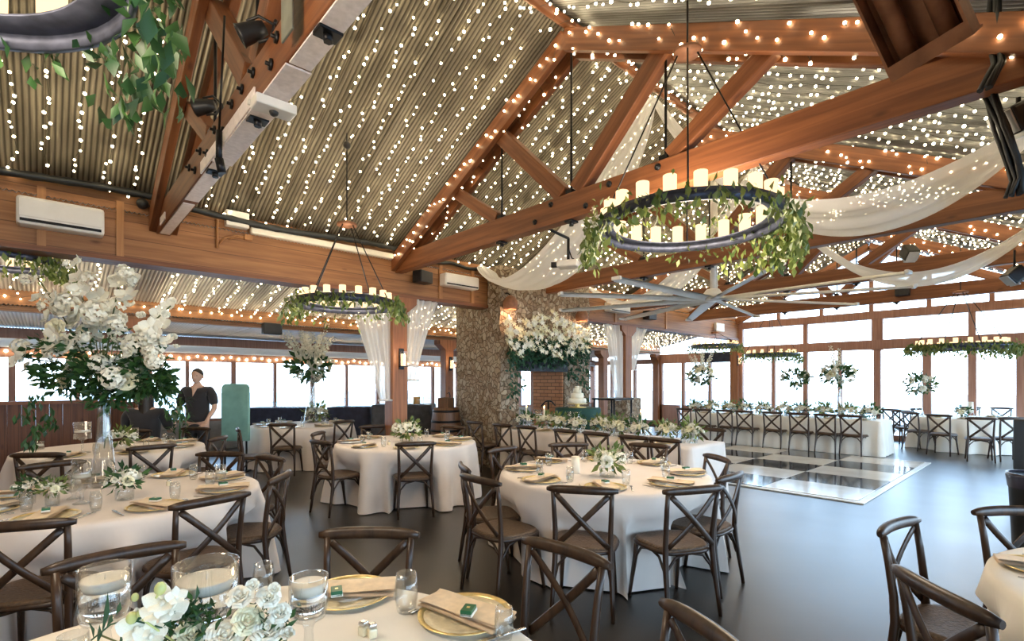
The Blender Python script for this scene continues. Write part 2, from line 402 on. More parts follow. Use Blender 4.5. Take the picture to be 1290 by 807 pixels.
def stone():
    m, N, L, B = new_mat('stacked_stone')
    tc = N.new('ShaderNodeTexCoord'); nz = N.new('ShaderNodeTexNoise'); nz.inputs['Scale'].default_value = 3; nz.inputs['Detail'].default_value = 3
    mxv = N.new('ShaderNodeMix'); mxv.data_type = 'VECTOR'; mxv.inputs[0].default_value = .22
    L.new(tc.outputs['Object'], nz.inputs['Vector']); L.new(tc.outputs['Object'], mxv.inputs[4]); L.new(nz.outputs['Color'], mxv.inputs[5])
    mp = N.new('ShaderNodeMapping'); mp.inputs['Scale'].default_value = (15, 15, 13); L.new(mxv.outputs[1], mp.inputs[0])
    vo = N.new('ShaderNodeTexVoronoi'); vo.inputs['Scale'].default_value = 1; L.new(mp.outputs[0], vo.inputs['Vector'])
    ve = N.new('ShaderNodeTexVoronoi'); ve.feature = 'DISTANCE_TO_EDGE'; ve.inputs['Scale'].default_value = 1; L.new(mp.outputs[0], ve.inputs['Vector'])
    cr = N.new('ShaderNodeValToRGB'); e = cr.color_ramp.elements
    e[0].color = (.26, .18, .115, 1); e[1].color = (.44, .35, .25, 1)
    n1 = cr.color_ramp.elements.new(.4); n1.color = (.34, .25, .17, 1); n2 = cr.color_ramp.elements.new(.7); n2.color = (.42, .35, .26, 1)
    sp = N.new('ShaderNodeSeparateColor'); L.new(vo.outputs['Color'], sp.inputs[0]); L.new(sp.outputs[0], cr.inputs[0])
    ce = N.new('ShaderNodeValToRGB'); ce.color_ramp.elements[0].position = .01; ce.color_ramp.elements[1].position = .09
    ce.color_ramp.elements[0].color = (.45, .39, .33, 1); ce.color_ramp.elements[1].color = (1, 1, 1, 1)
    L.new(ve.outputs['Distance'], ce.inputs[0])
    mx = N.new('ShaderNodeMix'); mx.data_type = 'RGBA'; mx.blend_type = 'MULTIPLY'; mx.inputs[0].default_value = 1
    L.new(cr.outputs[0], mx.inputs[6]); L.new(ce.outputs[0], mx.inputs[7])
    n3 = N.new('ShaderNodeTexNoise'); n3.inputs['Scale'].default_value = 30; n3.inputs['Detail'].default_value = 4; L.new(tc.outputs['Object'], n3.inputs['Vector'])
    L.new(mx.outputs[2], B.inputs['Base Color']); B.inputs['Roughness'].default_value = .85
    ad = N.new('ShaderNodeMath'); ad.operation = 'MULTIPLY_ADD'; ad.inputs[1].default_value = .25
    L.new(n3.outputs['Fac'], ad.inputs[0]); L.new(ce.outputs[0], ad.inputs[2])
    bp = N.new('ShaderNodeBump'); bp.inputs['Strength'].default_value = 1; bp.inputs['Distance'].default_value = .04
    L.new(ad.outputs[0], bp.inputs['Height']); L.new(bp.outputs[0], B.inputs['Normal'])
    return m
stone_m = stone()
def brick():
    m, N, L, B = new_mat('orange_brick')
    tc = N.new('ShaderNodeTexCoord'); mp = N.new('ShaderNodeMapping'); mp.inputs['Rotation'].default_value = (PI / 2, 0, PI / 2)
    sp = N.new('ShaderNodeSeparateXYZ'); cb = N.new('ShaderNodeCombineXYZ'); ad = N.new('ShaderNodeMath'); ad.operation = 'ADD'
    L.new(tc.outputs['Object'], sp.inputs[0]); L.new(sp.outputs[0], ad.inputs[0]); L.new(sp.outputs[1], ad.inputs[1]); L.new(ad.outputs[0], cb.inputs[0]); L.new(sp.outputs[2], cb.inputs[1])
    bk = N.new('ShaderNodeTexBrick'); bk.inputs['Scale'].default_value = 1; bk.inputs['Brick Width'].default_value = .22; bk.inputs['Row Height'].default_value = .075; bk.inputs['Mortar Size'].default_value = .006
    bk.inputs['Color1'].default_value = (.58, .30, .16, 1); bk.inputs['Color2'].default_value = (.46, .22, .11, 1); bk.inputs['Mortar'].default_value = (.12, .08, .06, 1)
    L.new(cb.outputs[0], bk.inputs['Vector']); L.new(bk.outputs['Color'], B.inputs['Base Color']); B.inputs['Roughness'].default_value = .85
    return m
brick_m = brick()
# ================================================================== SETTING
V0 = 7.34; RIDGE_V = 3.66; EAVE_Z = 3.66; RIDGE_Z = 5.44; UEND = 17.05; VA = 10.3; VP = 13.5
def slope_z(v): return RIDGE_Z - (RIDGE_Z - EAVE_Z) / (V0 - RIDGE_V) * abs(v - RIDGE_V)
def struct(o, label=None): return tag(o, label=label, kind='structure')
m = MB(); m.bx(-6, 26, -9, 20, -.12, 0); struct(m.build('floor', floor_m), 'dark polished concrete floor of the hall')
m = MB(); m.bx(-60, 90, -60, 90, -.5, -.14); struct(m.build('ground', plain('pale_ground', (.55, .55, .52), .9)), 'pale ground outside the hall')
def corr_roof(name, mat, u0, u1, pts, label, amp=.009, pitch=.046, thick=False):
    n = int((u1 - u0) / pitch * 6)
    mb = MB(); k = len(pts)
    def fn(s, t):
        u = u0 + (u1 - u0) * s; q = t * (k - 1); i = min(int(q), k - 2); f = q - i
        v = pts[i][0] + (pts[i + 1][0] - pts[i][0]) * f; z = pts[i][1] + (pts[i + 1][1] - pts[i][1]) * f
        return Vector((u, v, z + amp * math.sin(2 * PI * (u - u0) / pitch)))
    mb.sheet(fn, n, k - 1); return struct(mb.build(name, mat), label)
corr_roof('ceiling_left', roof_m, -3.2, UEND + .3, [(V0 + .05, EAVE_Z + .10), (RIDGE_V, RIDGE_Z + .13)], 'corrugated iron roof slope above the timber beam')
corr_roof('ceiling_right', roof_daylit, -3.2, UEND + .3, [(RIDGE_V, RIDGE_Z + .13), (-.5, EAVE_Z + .10 - .24)], 'corrugated iron roof slope on the open side')
corr_roof('ceiling_aisle', aisle_m, -3.2, UEND + .3, [(VA + .12, 2.90), (V0 - .02, 3.56)], 'pale corrugated iron roof over the side aisle')
corr_roof('ceiling_porch', aisle_m, -3.2, UEND + .3, [(VP + .3, 2.64), (VA - .1, 2.70)], 'low corrugated iron porch roof beyond the aisle')
m = MB(); m.tube([(-3.2, RIDGE_V, RIDGE_Z + .05), (UEND, RIDGE_V, RIDGE_Z + .05)], .06, 8); struct(m.build('beam_ridge', wood_beam), 'timber ridge beam')
# plate beam clad in boards
m = MB()
for a, b in ((-3, 6.14), (8.77, UEND)): m.bx(a, b, V0, V0 + .22, 3.02, 3.66); m.bx(a, b, V0 + .03, V0 + .2, 3.66, 3.80)
struct(m.build('beam_left', wood_fascia), 'board clad timber plate beam')
m = MB()
for a, b in ((-3, 6.14), (8.77, UEND)): m.bx(a, b, V0 - .05, V0 + .27, 2.97, 3.025)
struct(m.build('trim_1', wood_beam), 'lower timber edging of the plate beam')
m = MB()
for u in (-.06, .60, 5.02, 5.72, 9.0, 10.1, 12.4): m.bx(u, u + .07, V0 - .022, V0 - .001, 3.03, 3.66)
struct(m.build('trim_2', wood_trim), 'pale upright battens on the plate beam')
m = MB(); m.bx(-3, UEND, VA, VA + .16, 2.62, 2.93); struct(m.build('beam_aisle', wood_fascia), 'timber beam at the outer edge of the aisle')
# posts
def post(u, v, ztop, w, base=True, mat=wood_post):
    mb = MB(); mb.bbox((u, v, ztop / 2), (w, w, ztop), .012)
    # shaped capital
    mb.prism([(-w * .5 - .17, 0), (w * .5 + .17, 0), (w * .5 + .17, -.10), (w * .5 + .0, -.24), (-w * .5, -.24), (-w * .5 - .17, -.10)], -w * .5 - .012, w * .5 + .012,
             Matrix.Translation((u, v, ztop)) @ Matrix(((1, 0, 0, 0), (0, 0, 1, 0), (0, 1, 0, 0), (0, 0, 0, 1))))
    struct(mb.build('pillar', mat), 'square timber post')
for u in (4.25, 10.65, 17.0): post(u, V0 + .1, 2.97, .27)
for u in (-2.0, 1.2, 7.35, 10.5, 13.65, 16.95): post(u, VA + .08, 2.62, .24)
m = MB(); m.bbox((10.65, V0 + .1, .6), (.60, .60, 1.2), .03); struct(m.build('pillar_plinth', stone_m), 'stone plinth round the timber post')
# end wall: timber frame and glass
m = MB()
for v, w in ((7.34, .26), (6.25, .10), (5.33, .12), (4.42, .10), (3.52, .16), (2.44, .18), (1.56, .16), (.71, .14), (-.12, .2), (8.35, .09), (9.35, .11), (10.3, .22), (11.4, .1), (12.5, .1), (13.5, .2)):
    m.bbox((UEND, v, 1.25), (.14, w, 2.5), .008)
for v, w in ((7.34, .26), (5.33, .12), (3.52, .26), (1.56, .14), (-.12, .2)): m.bbox((UEND, v, 3.0), (.14, w, 1.05), .008)
m.bx(UEND - .09, UEND + .09, -.3, 7.4, 2.50, 2.76); m.bx(UEND - .10, UEND + .10, -.3, 7.4, 3.34, 3.56)
m.bx(UEND - .08, UEND + .08, 7.4, 13.6, 2.28, 2.46); m.bx(UEND - .07, UEND + .07, 7.4, 10.3, 2.46, 2.62)
m.bx(UEND - .07, UEND + .07, -.3, 13.6, 0, .14)
m.bx(UEND - .07, UEND + .07, 8.35, 9.35, .14, .75); m.bx(UEND - .07, UEND + .07, 9.5, 10.3, .14, .75)
struct(m.build('window_1', wood_window), 'timber frame of the glazed end wall')
m = MB(); m.bx(UEND - .008, UEND + .008, -.3, 7.4, .14, 5.4); m.bx(UEND - .008, UEND + .008, 7.4, 13.6, .14, 2.6)
m.v = [(x, y, min(z, slope_z(y) - .05) if z > 4 else z) for x, y, z in m.v]
struct(m.build('window_1_pane', pane_m), 'clear panes of the end wall')
# outer porch wall: low boarding, frames, panes
m = MB(); m.bx(-6, UEND, VP, VP + .12, 0, .70); struct(m.build('wall_left', plain('grey_boarding', (.35, .33, .30), .7, stretch=(1, 1, 6))), 'low boarded wall under the porch windows')
m = MB()
for i in range(-6, 17):
    u = 2.39 + .95 * i
    if u < UEND: m.bbox((u, VP + .05, 1.42), (.10 if i % 2 else .07, .10, 1.46), .006)
m.bx(-6, UEND, VP - .02, VP + .12, 2.06, 2.22); m.bx(-6, UEND, VP - .0, VP + .12, 2.22, 2.62); m.bx(-6, UEND, VP - .02, VP + .12, .68, .74)
struct(m.build('window_2', wood_window), 'timber frames of the porch windows')
m = MB(); m.bx(-6, UEND, VP + .04, VP + .055, .7, 2.1); struct(m.build('window_2_pane', pane_m), 'clear panes of the porch windows')
m = MB(); m.tube([(-6, VP - .1, 2.33), (UEND, VP - .1, 2.33)], .085, 12); tag(m.build('rolled_blind', porch_m), 'long white rolled-up blind above the porch windows', 'blind')
m = MB(); m.bx(-3.35, -3.2, -4.2, VP, 0, 3.3); m.bx(-3.35, -3.2, -.4, V0, 3.3, 3.7)
m.prism([(-.4, 3.7), (V0, 3.7), (RIDGE_V, 5.5)], -3.35, -3.2, Matrix(((0, 0, 1, 0), (1, 0, 0, 0), (0, 1, 0, 0), (0, 0, 0, 1))))
struct(m.build('wall_back', plain('warm_board_wall', (.52, .36, .22), .7, stretch=(1, 1, 8))), 'warm boarded wall behind the tables')
corr_roof('ceiling_open_side', aisle_m, -3.2, UEND + .3, [(-.3, 3.50), (-4.0, 2.75)], 'corrugated iron roof over the open side aisle')
m = MB(); m.bx(-3, UEND, -.22, -.0, 3.02, 3.42); struct(m.build('beam_right', wood_fascia), 'timber plate beam on the open side')
# boarded fence at the aisle edge
m = MB()
x = -4.0
while x < .95:
    m.bbox((x + .075, VA + .02, .64), (.149, .03, 1.26), .004); x += .15
f = m.build('plank_fence', wood_fence); tag(f, 'low brown plank fence behind the tall flowers', 'fence')
m = MB(); m.bx(-4.0, .98, VA - .04, VA + .1, 1.26, 1.31); m.build('top_rail', wood_beam, f)
# ------------------------------------------------------------------ roof trusses
def beam_between(name, p0, p1, w, h, mat, parent, label=None):
    p0 = Vector(p0); p1 = Vector(p1); d = p1 - p0; L = d.length
    mb = MB(); mb.bbox((0, 0, 0), (L, w, h), .008)
    o = mb.build(name, mat, parent)
    X = d.normalized(); Y = Vector((1, 0, 0)) - X * X.x
    if Y.length < 1e-4: Y = Vector((0, 1, 0)) - X * X.y
    Y.normalize(); Z = X.cross(Y)
    if Z.z < 0: Y = -Y; Z = -Z
    M = Matrix((X, Y, Z)).transposed().to_4x4(); M.translation = (p0 + p1) / 2 - (parent.location if parent else Vector())
    o.matrix_basis = M
    return o
def truss(u, name_label):
    t = thing('roof_truss', name_label, None, (u, RIDGE_V, 0), kind='structure'); t['label'] = name_label
    tz = lambda v: slope_z(v) - .14
    beam_between('bottom_chord', (u, -.35, 3.50), (u, V0 + .18, 3.50), .14, .28, wood_beam, t)
    for s in (-1, 1):
        e = RIDGE_V + s * (V0 - RIDGE_V + .1)
        for du in (-.105, .105):
            beam_between('top_chord', (u + du, e, tz(e) - .02), (u + du, RIDGE_V - s * .02, tz(RIDGE_V)), .075, .22, wood_beam, t)
        a = RIDGE_V + s * 1.15; b = RIDGE_V + s * 2.1
        beam_between('web', (u, a, tz(a) - .05), (u, RIDGE_V + s * .10, 3.66), .14, .18, wood_beam, t)
        beam_between('web', (u, b, tz(b) - .05), (u, a + s * .06, 3.66), .12, .15, wood_beam, t)
    for v in (RIDGE_V, RIDGE_V - 1.15, RIDGE_V + 1.15):
        mb = MB(); mb.tube([(0, v - RIDGE_V, 3.34), (0, v - RIDGE_V, tz(v))], .013, 8)
        mb.bbox((0, v - RIDGE_V, 3.345), (.12, .10, .025), .004); mb.bbox((0, v - RIDGE_V, 3.66), (.10, .09, .06), .006); mb.tube([(0, v - RIDGE_V, 3.30), (0, v - RIDGE_V, 3.35)], .025, 6)
        mb.build('tie_rod', steel_dark, t)
    return t
TR = [truss(u, l) for u, l in ((1.05, 'roof truss with its lit chord underside painted as a pale strip'), (4.25, 'roof truss behind the large wheel chandelier'), (7.45, 'roof truss above the stone fireplace'),
                               (10.65, 'roof truss beyond the big ceiling fan'), (13.85, 'roof truss nearest the glazed end wall'))]
beam_between('beam_gable', (UEND - .25, V0, slope_z(V0) - .1), (UEND - .25, RIDGE_V, RIDGE_Z - .1), .12, .2, wood_beam, None)['kind'] = 'structure'
beam_between('beam_gable', (UEND - .25, -.1, slope_z(-.1) - .1), (UEND - .25, RIDGE_V, RIDGE_Z - .1), .12, .2, wood_beam, None)['kind'] = 'structure'
m = MB()
for v in (RIDGE_V, 2.4, 1.2, 4.9, 6.1): m.bx(UEND - .05, UEND + .05, v - .05, v + .05, 3.5, slope_z(v) - .05)
struct(m.build('window_3', wood_window), 'timber mullions of the glazed gable')
# lamplight on the first chord's underside painted as pale strips; connector plates, bolts
t0 = TR[0]
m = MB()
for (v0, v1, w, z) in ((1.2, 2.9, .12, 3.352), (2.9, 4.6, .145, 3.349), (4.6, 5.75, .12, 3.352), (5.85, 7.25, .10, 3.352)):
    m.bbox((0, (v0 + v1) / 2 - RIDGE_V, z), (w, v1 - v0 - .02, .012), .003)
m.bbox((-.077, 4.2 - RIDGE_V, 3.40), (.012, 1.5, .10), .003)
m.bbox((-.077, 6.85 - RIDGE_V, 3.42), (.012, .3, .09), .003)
m.build('lit_strip_and_plates', lit_chord_m, t0)
bm_ = MB(); bm_.lathe([(0, .03), (.010, .03), (.010, .012), (.028, .012), (.03, 0), (0, 0)], seg=8)
bolt_me = bm_.mesh('bolt', steel_dark)
for v, z in ((3.05, 3.56), (3.15, 3.45), (3.5, 3.56), (3.75, 3.56), (4.0, 3.56), (4.25, 3.46), (4.5, 3.56), (4.75, 3.46), (5.0, 3.56), (5.2, 3.46), (5.45, 3.56)):
    part('bolt', bolt_me, t0, (-.07, v - RIDGE_V, z), (0, -PI / 2, 0), 1.2)
for v, z in ((2.55, 3.58), (2.75, 3.44), (3.1, 3.58), (3.4, 3.44), (3.9, 3.58), (4.15, 3.44)):
    part('bolt', bolt_me, TR[1], (-.07, v - RIDGE_V, z), (0, -PI / 2, 0), 1.1)
m = MB(); m.bbox((-.13, -.95, 3.72), (.012, .16, .7), .004); m.build('steel_plate', steel_plate, t0)
# ------------------------------------------------------------------ stone chimney and fireplace
CU0, CU1, CV0, CV1 = 6.15, 8.75, 7.02, 8.35
ch = thing('stone_fireplace', 'tall see-through stone fireplace with flowers over the opening', 'fireplace', ((CU0 + CU1) / 2, CV0, 0))
def rough_wall(mb, x0, x1, y0, y1, z0, z1):
    """box with an uneven stone skin"""
    st = .09
    from mathutils import noise
    def j(p): 
        n = noise.noise_vector(p * 5.5) * .022 + noise.noise_vector(p * 13) * .012
        return p + Vector((n.x, n.y, 0))
    def face(o, a, b):
        na = max(1, int(a.length / st)); nb = max(1, int(b.length / st))
        mb.sheet(lambda s, t: j(o + a * s + b * t), na, nb, smooth=False)
    X, Y, Z = Vector((x1 - x0, 0, 0)), Vector((0, y1 - y0, 0)), Vector((0, 0, z1 - z0)); o = Vector((x0, y0, z0))
    face(o, X, Z); face(o + Y, Z, X); face(o, Z, Y); face(o + X, Y, Z); face(o, Y, X); face(o + Z, X, Y)
ox = -(CU0 + CU1) / 2; W0, W1, OZ = 6.62 + ox, 7.92 + ox, 1.86
m = MB(); D_ = CV1 - CV0
rough_wall(m, CU0 + ox, W0, 0, D_, 0, 3.72); DR = .90; rough_wall(m, W1, CU1 + ox, 0, DR, 0, 3.72); rough_wall(m, W0, W1, 0, DR, OZ, 3.72)
rough_wall(m, CU0 + ox - .05, CU0 + ox + .34, -.07, .3, 0, 3.72)
m.build('chimney', stone_m, ch)
m = MB(); m.bx(W0, W1, -.02, D_ + .02, .0, .28); m.build('hearth', stone_m, ch)
m = MB(); m.bx(W1 - .03, W1 + .01, .03, DR - .03, .28, OZ); m.build('brick_lining', brick_m, ch)
m = MB(); m.bx(W0 - .01, W0 + .03, .03, D_ - .03, .28, OZ); m.build('brick_lining', brick_m, ch)
m = MB(); m.prism([(W0 - .05, OZ - .06), (W1 + .05, OZ - .06), (W1 + .05, OZ + .14), ((W0 + W1) / 2, OZ + .24), (W0 - .05, OZ + .14)], -.06, .1,
                  Matrix(((1, 0, 0, 0), (0, 0, 1, 0), (0, 1, 0, 0), (0, 0, 0, 1)))); m.build('lintel', steel_dark, ch)
m = MB(); cx = (W0 + W1) / 2 + .05
m.tube([(cx, -.12, 0), (cx, -.12, 1.22)], .018, 8); m.tube([(cx - .2, -.12, 1.12), (cx - .1, -.12, 1.2), (cx, -.12, 1.22), (cx + .1, -.12, 1.2), (cx + .2, -.12, 1.12)], .014, 8); m.tube([(cx - .15, -.12, .015), (cx + .15, -.12, .015)], .014, 6)
o = m.build('fire_iron', steel_dark); o.location = ((CU0 + CU1) / 2, CV0, 0); tag(o, 'dark anchor-topped fire iron standing before the brick hearth', 'fire iron')
# ================================================================== FAIRY LIGHTS
mb = MB(); mb.ico((0, 0, 0), .0145); bulb_me = mb.mesh('bulb', bulb_m)
ORD = ('first second third fourth fifth sixth seventh eighth ninth tenth eleventh twelfth thirteenth fourteenth fifteenth sixteenth seventeenth eighteenth nineteenth twentieth').split()
BAY = ((-9, 1.05, 'before the pale-strip truss'), (1.05, 4.25, 'past the pale-strip truss'), (4.25, 7.45, 'past the chandelier truss'), (7.45, 10.65, 'past the fireplace truss'), (10.65, 13.85, 'past the fan truss'), (13.85, 99, 'by the glazed gable'))
def run(p0, p1, n, jit=.02):
    out = []
    for i in range(n):
        if random.random() < .10: continue
        t = (i + .3 + random.uniform(-.35, .35)) / n
        out.append(Vector(p0).lerp(Vector(p1), t) + Vector((random.uniform(-jit, jit) * 2, random.uniform(-jit, jit), random.uniform(-.025, 0))))
    return out
def string_light(pts, label, group, parts=True, r=1.0):
    base = pts[0]
    loc = [p - base for p in pts]
    w = MB(); w.tube([p + Vector((0, 0, .018)) for p in loc], .0025, 3, caps=False)
    if parts:
        t = thing('string_light', label, 'string light', base, group=group)
        w.build('wire', wire_m, t)
        for p in loc: part('bulb', bulb_me, t, p, scale=r * random.uniform(.75, 1.2))
    else:
        t = MB()
        t.v, t.f, t.sm = w.v, w.f, w.sm
        nw = len(t.f)
        for p in loc: t.ico(p, .0155 * r * random.uniform(.8, 1.2))
        o = t.build('string_light', wire_m, None, base)
        o.data.materials.append(bulb_far)
        for i, pl in enumerate(o.data.polygons): pl.material_index = 1 if i >= nw else 0
        tag(o, label, 'string light', group)
def slope_strings(side, us, nb, parts_until, where, group):
    cnt = {}
    for u in us:
        for (a, b, txt) in BAY:
            if a <= u < b:
                cnt[txt] = cnt.get(txt, 0) + 1; k = cnt[txt]
                lab = '%s string of warm bulbs %s on the %s' % (ORD[k - 1], txt, where)
        if side > 0: p0, p1 = (u, V0 - .05, EAVE_Z + .06), (u, RIDGE_V + .05, RIDGE_Z + .05)
        elif side < 0: p0, p1 = (u, .0, EAVE_Z + .05), (u, RIDGE_V - .05, RIDGE_Z + .05)
        else: p0, p1 = (u, VA - .04, 2.86), (u, V0 + .3, 3.43)
        string_light(run(p0, p1, nb), lab, group, u < parts_until)
def steps(a, b, d):
    out = []; x = a
    while x < b: out.append(x); x += d
    return out
clear = lambda us: [u for u in us if min(abs(u - q) for q in (1.05, 4.25, 7.45, 10.65, 13.85)) > .16]
slope_strings(1, clear(steps(-.73, 16.9, .245)), 40, 7.3, 'slope over the plate beam', 'fairy light strings on the near roof slope')
slope_strings(-1, clear(steps(3.4, 16.9, .25)), 38, 7.3, 'slope facing the plate beam', 'fairy light strings on the facing roof slope')
slope_strings(0, clear(steps(-.9, 16.8, .29)), 20, 3.2, 'aisle roof', 'fairy light strings on the aisle roof')
# strings wound on the rafters, along the ridge and on the outer beams
for u, l in ((4.25, 'chandelier truss'), (7.45, 'fireplace truss'), (10.65, 'fan truss'), (13.85, 'truss by the glazed gable')):
    for s, w in ((1, 'rising rafter'), (-1, 'falling rafter')):
        pts = []
        for i in range(64):
            t = i / 63; v = RIDGE_V + s * (3.5 * (1 - t) + .08)
            pts.append(Vector((u + (-.16 if i % 2 else random.uniform(-.16, .16)), v + random.uniform(-.05, .05), slope_z(v) - (.14 + random.uniform(-.11, .11) if i % 2 else .265))))
        string_light(pts, 'string of warm bulbs wound along the %s of the %s' % (w, l), 'fairy light strings on the rafters', u < 5)
for (a, b, txt) in BAY[1:5]:
    string_light([Vector((a + (b - a) * (i + .5) / 44, RIDGE_V + random.uniform(-.2, .2), RIDGE_Z + random.uniform(-.07, .0))) for i in range(44)], 'string of warm bulbs along the ridge %s' % txt, 'fairy light strings along the ridge', False)
for a, b, txt in ((-1.4, 4.3, 'before the chandelier truss'), (4.3, 10.5, 'behind the stone fireplace'), (10.5, 16.8, 'by the glazed end wall')):
    n = int((b - a) / .16)
    string_light([Vector((a + (b - a) * i / n, VA - .03, 2.84 + random.uniform(-.05, .03))) for i in range(n)][:99], 'string of warm bulbs along the aisle beam %s' % txt, 'fairy light strings on the aisle beam', False)
    n = int((b - a) / .17)
    string_light([Vector((a + (b - a) * i / n, VP - .06, 2.15 + .03 * math.sin(i * 1.7))) for i in range(n)], 'string of warm bulbs over the porch windows %s' % txt, 'fairy light strings over the porch windows', False, 2.0)
# ------------------------------------------------------------------ wheel chandeliers
cm = MB(); cm.lathe([(0, 0), (.036, 0), (.037, .115), (.030, .118), (.026, .108), (0, .106)], seg=14); candle_me = cm.mesh('candle', candle_m)
fm_ = MB(); fm_.lathe([(0, 0), (.008, .008), (.006, .02), (0, .034)], seg=6); flame_me = fm_.mesh('flame', flame_m)
def garland(mb, R, n, spread, droop, L, gaps=(), trail=0, zoff=0):
    for i in range(n):
        th = random.uniform(0, 2 * PI)
        p = Vector((R * math.cos(th), R * math.sin(th), zoff)) + Vector((random.gauss(0, spread), random.gauss(0, spread), random.gauss(-droop * .5, droop)))
        d = Vector((math.cos(th) * random.uniform(-.3, 1), math.sin(th) * random.uniform(-.3, 1), random.uniform(-1, .6)))
        mb.leaf(p, d, rv(), L * random.uniform(.6, 1.2), L * .5 * random.uniform(.7, 1.1))
def toward(px_dir):  # angle in the hall frame of a camera-frame direction (lat, depth)
    p = W(*px_dir, 0); return math.atan2(p.y, p.x)
RIGHT_A = toward((1, 0)); LEFT_A = toward((-1, 0)); NEAR_A = toward((0, -1)); FAR_A = toward((0, 1))
def chandelier(name_label, c, R, ztop, ncand, power, leaves, lmat=None, drop=None, tube_scale=1.0, trails=()):
    t = thing('wheel_chandelier', name_label, 'chandelier', c)
    m = MB(); m.lathe([(R - .012, -.045), (R + .012, -.045), (R + .012, .045), (R - .012, .045)], seg=56, close=True)
    m.lathe([(R - .12, .012), (R + .012, .012), (R + .012, .022), (R - .12, .022)], seg=56, close=True)
    m.build('ring', iron_ring, t)
    cz = (drop if drop else ztop) - c[2]
    m = MB(); m.lathe([(0, .035), (.06, .035), (.115, .012), (.115, -.012), (0, -.02)], (0, 0, cz), 24); m.build('canopy', rusty, t)
    m = MB(); m.tube([(0, 0, cz + .03), (0, 0, ztop - c[2])], .008, 6); m.build('stem', steel_dark, t)
    for k in range(4):
        a = 2 * PI * k / 4 + .5
        m = MB(); m.tube([(.08 * math.cos(a), .08 * math.sin(a), cz - .01), (R * math.cos(a), R * math.sin(a), .05)], .007, 6); m.build('chain', steel_dark, t)
    for k in range(ncand):
        a = 2 * PI * k / ncand
        c_ = part('candle', candle_me, t, ((R - .06) * math.cos(a), (R - .06) * math.sin(a), .022), scale=tube_scale)
    g = MB(); n = int(leaves)
    garland(g, R + .02, n, .05, .06, .07)
    if tube_scale > 1.31:
        fl = MB()
        for i in range(130):
            th = FAR_A + random.gauss(0, .9); q = Vector(((R + .03) * math.cos(th), (R + .03) * math.sin(th), random.uniform(.04, .22))) + rv(.04); g.leaf(q, rv() + Vector((0, 0, .8)), rv(), .07, .028)
        for i in range(60):
            th = random.choice((RIGHT_A - .1, LEFT_A, RIGHT_A + .2)) + random.gauss(0, .2); q = Vector(((R + .10) * math.cos(th), (R + .10) * math.sin(th), random.uniform(-.28, .05))) + rv(.06)
            for k in range(4): fl.leaf(q, rv(), rv(), .035, .022)
        fl.build('white_blossoms', petal, t)
    for (a, w, ln, cnt) in trails:
        for i in range(cnt):
            th = a + random.gauss(0, w); q = random.random() ** .8
            p = Vector(((R + .06 + .06 * q) * math.cos(th), (R + .06 + .06 * q) * math.sin(th), .06 - q * ln)) + rv(.07)
            g.leaf(p, Vector((random.uniform(-.6, .6), random.uniform(-.6, .6), -1)), rv(), random.uniform(.06, .11), random.uniform(.03, .055))
    g.build('leaves', lmat or leaf_mid, t)
    L = bpy.data.lights.new('chandelier_light', 'POINT'); L.energy = power; L.color = (1, .83, .62); L.shadow_soft_size = R * .6
    lo = bpy.data.objects.new('chandelier_light', L); link(lo, t); lo.location = (0, 0, .08)
    return t
p = at_d(866, 283, 4.3)
chandelier('large wheel chandelier with lit candles and trailing greenery before the truss', p, .735, slope_z(p.y) + .1, 20, 110, 300, drop=at_d(866, 66, 4.3).z, tube_scale=1.35,
           trails=((RIGHT_A + .1, .33, .36, 300), (LEFT_A, .3, .32, 170), (NEAR_A, .9, .2, 130), (RIGHT_A - .5, .2, .3, 90)))
p = W(-1.90, 1.35, 2.98)
chandelier('wheel chandelier with hanging leaves in the top corner over the tall flowers', p, .72, slope_z(p.y) + .1, 18, 110, 240, leaf_dark, drop=4.1, tube_scale=1.3, trails=((toward((1, .6)), .35, .34, 110), (toward((.5, 1)), .2, .3, 40)))
p = at_d(437, 383, 6.05)
chandelier('wheel chandelier with lit candles hanging near the sconce post', p, .55, slope_z(p.y) + .1, 18, 45, 260, drop=at_d(437, 283, 6.05).z, trails=((RIGHT_A, .35, .2, 120), (LEFT_A, .35, .2, 90), (NEAR_A, .6, .12, 60)))
p = at_d(-4, 328, 5.7)
chandelier('wheel chandelier under the aisle roof beside the tall flowers', p, .55, 3.25, 18, 40, 260, drop=3.12, trails=((RIGHT_A, .4, .25, 160),))
p = at_d(1210, 437, 9.6)
chandelier('leafy wheel chandelier hanging in front of the end wall windows', p, .70, slope_z(p.y) + .1, 20, 12, 300, drop=at_d(1210, 368, 9.6).z, trails=((LEFT_A, .5, .12, 200), (RIGHT_A, .5, .2, 200), (NEAR_A, .9, .16, 160)))
p = at_d(901, 436, 15.6)
chandelier('small distant wheel chandelier under the far corner of the plate beam', p, .68, 3.2, 18, 12, 300, drop=3.1, trails=((NEAR_A, 1.2, .25, 200),))
p = at_d(971, 447, 14.8)
chandelier('green garlanded wheel chandelier against the far corner windows', p, .68, slope_z(p.y) + .05, 16, 8, 420, drop=3.6, trails=((NEAR_A, 1.4, .22, 320),))
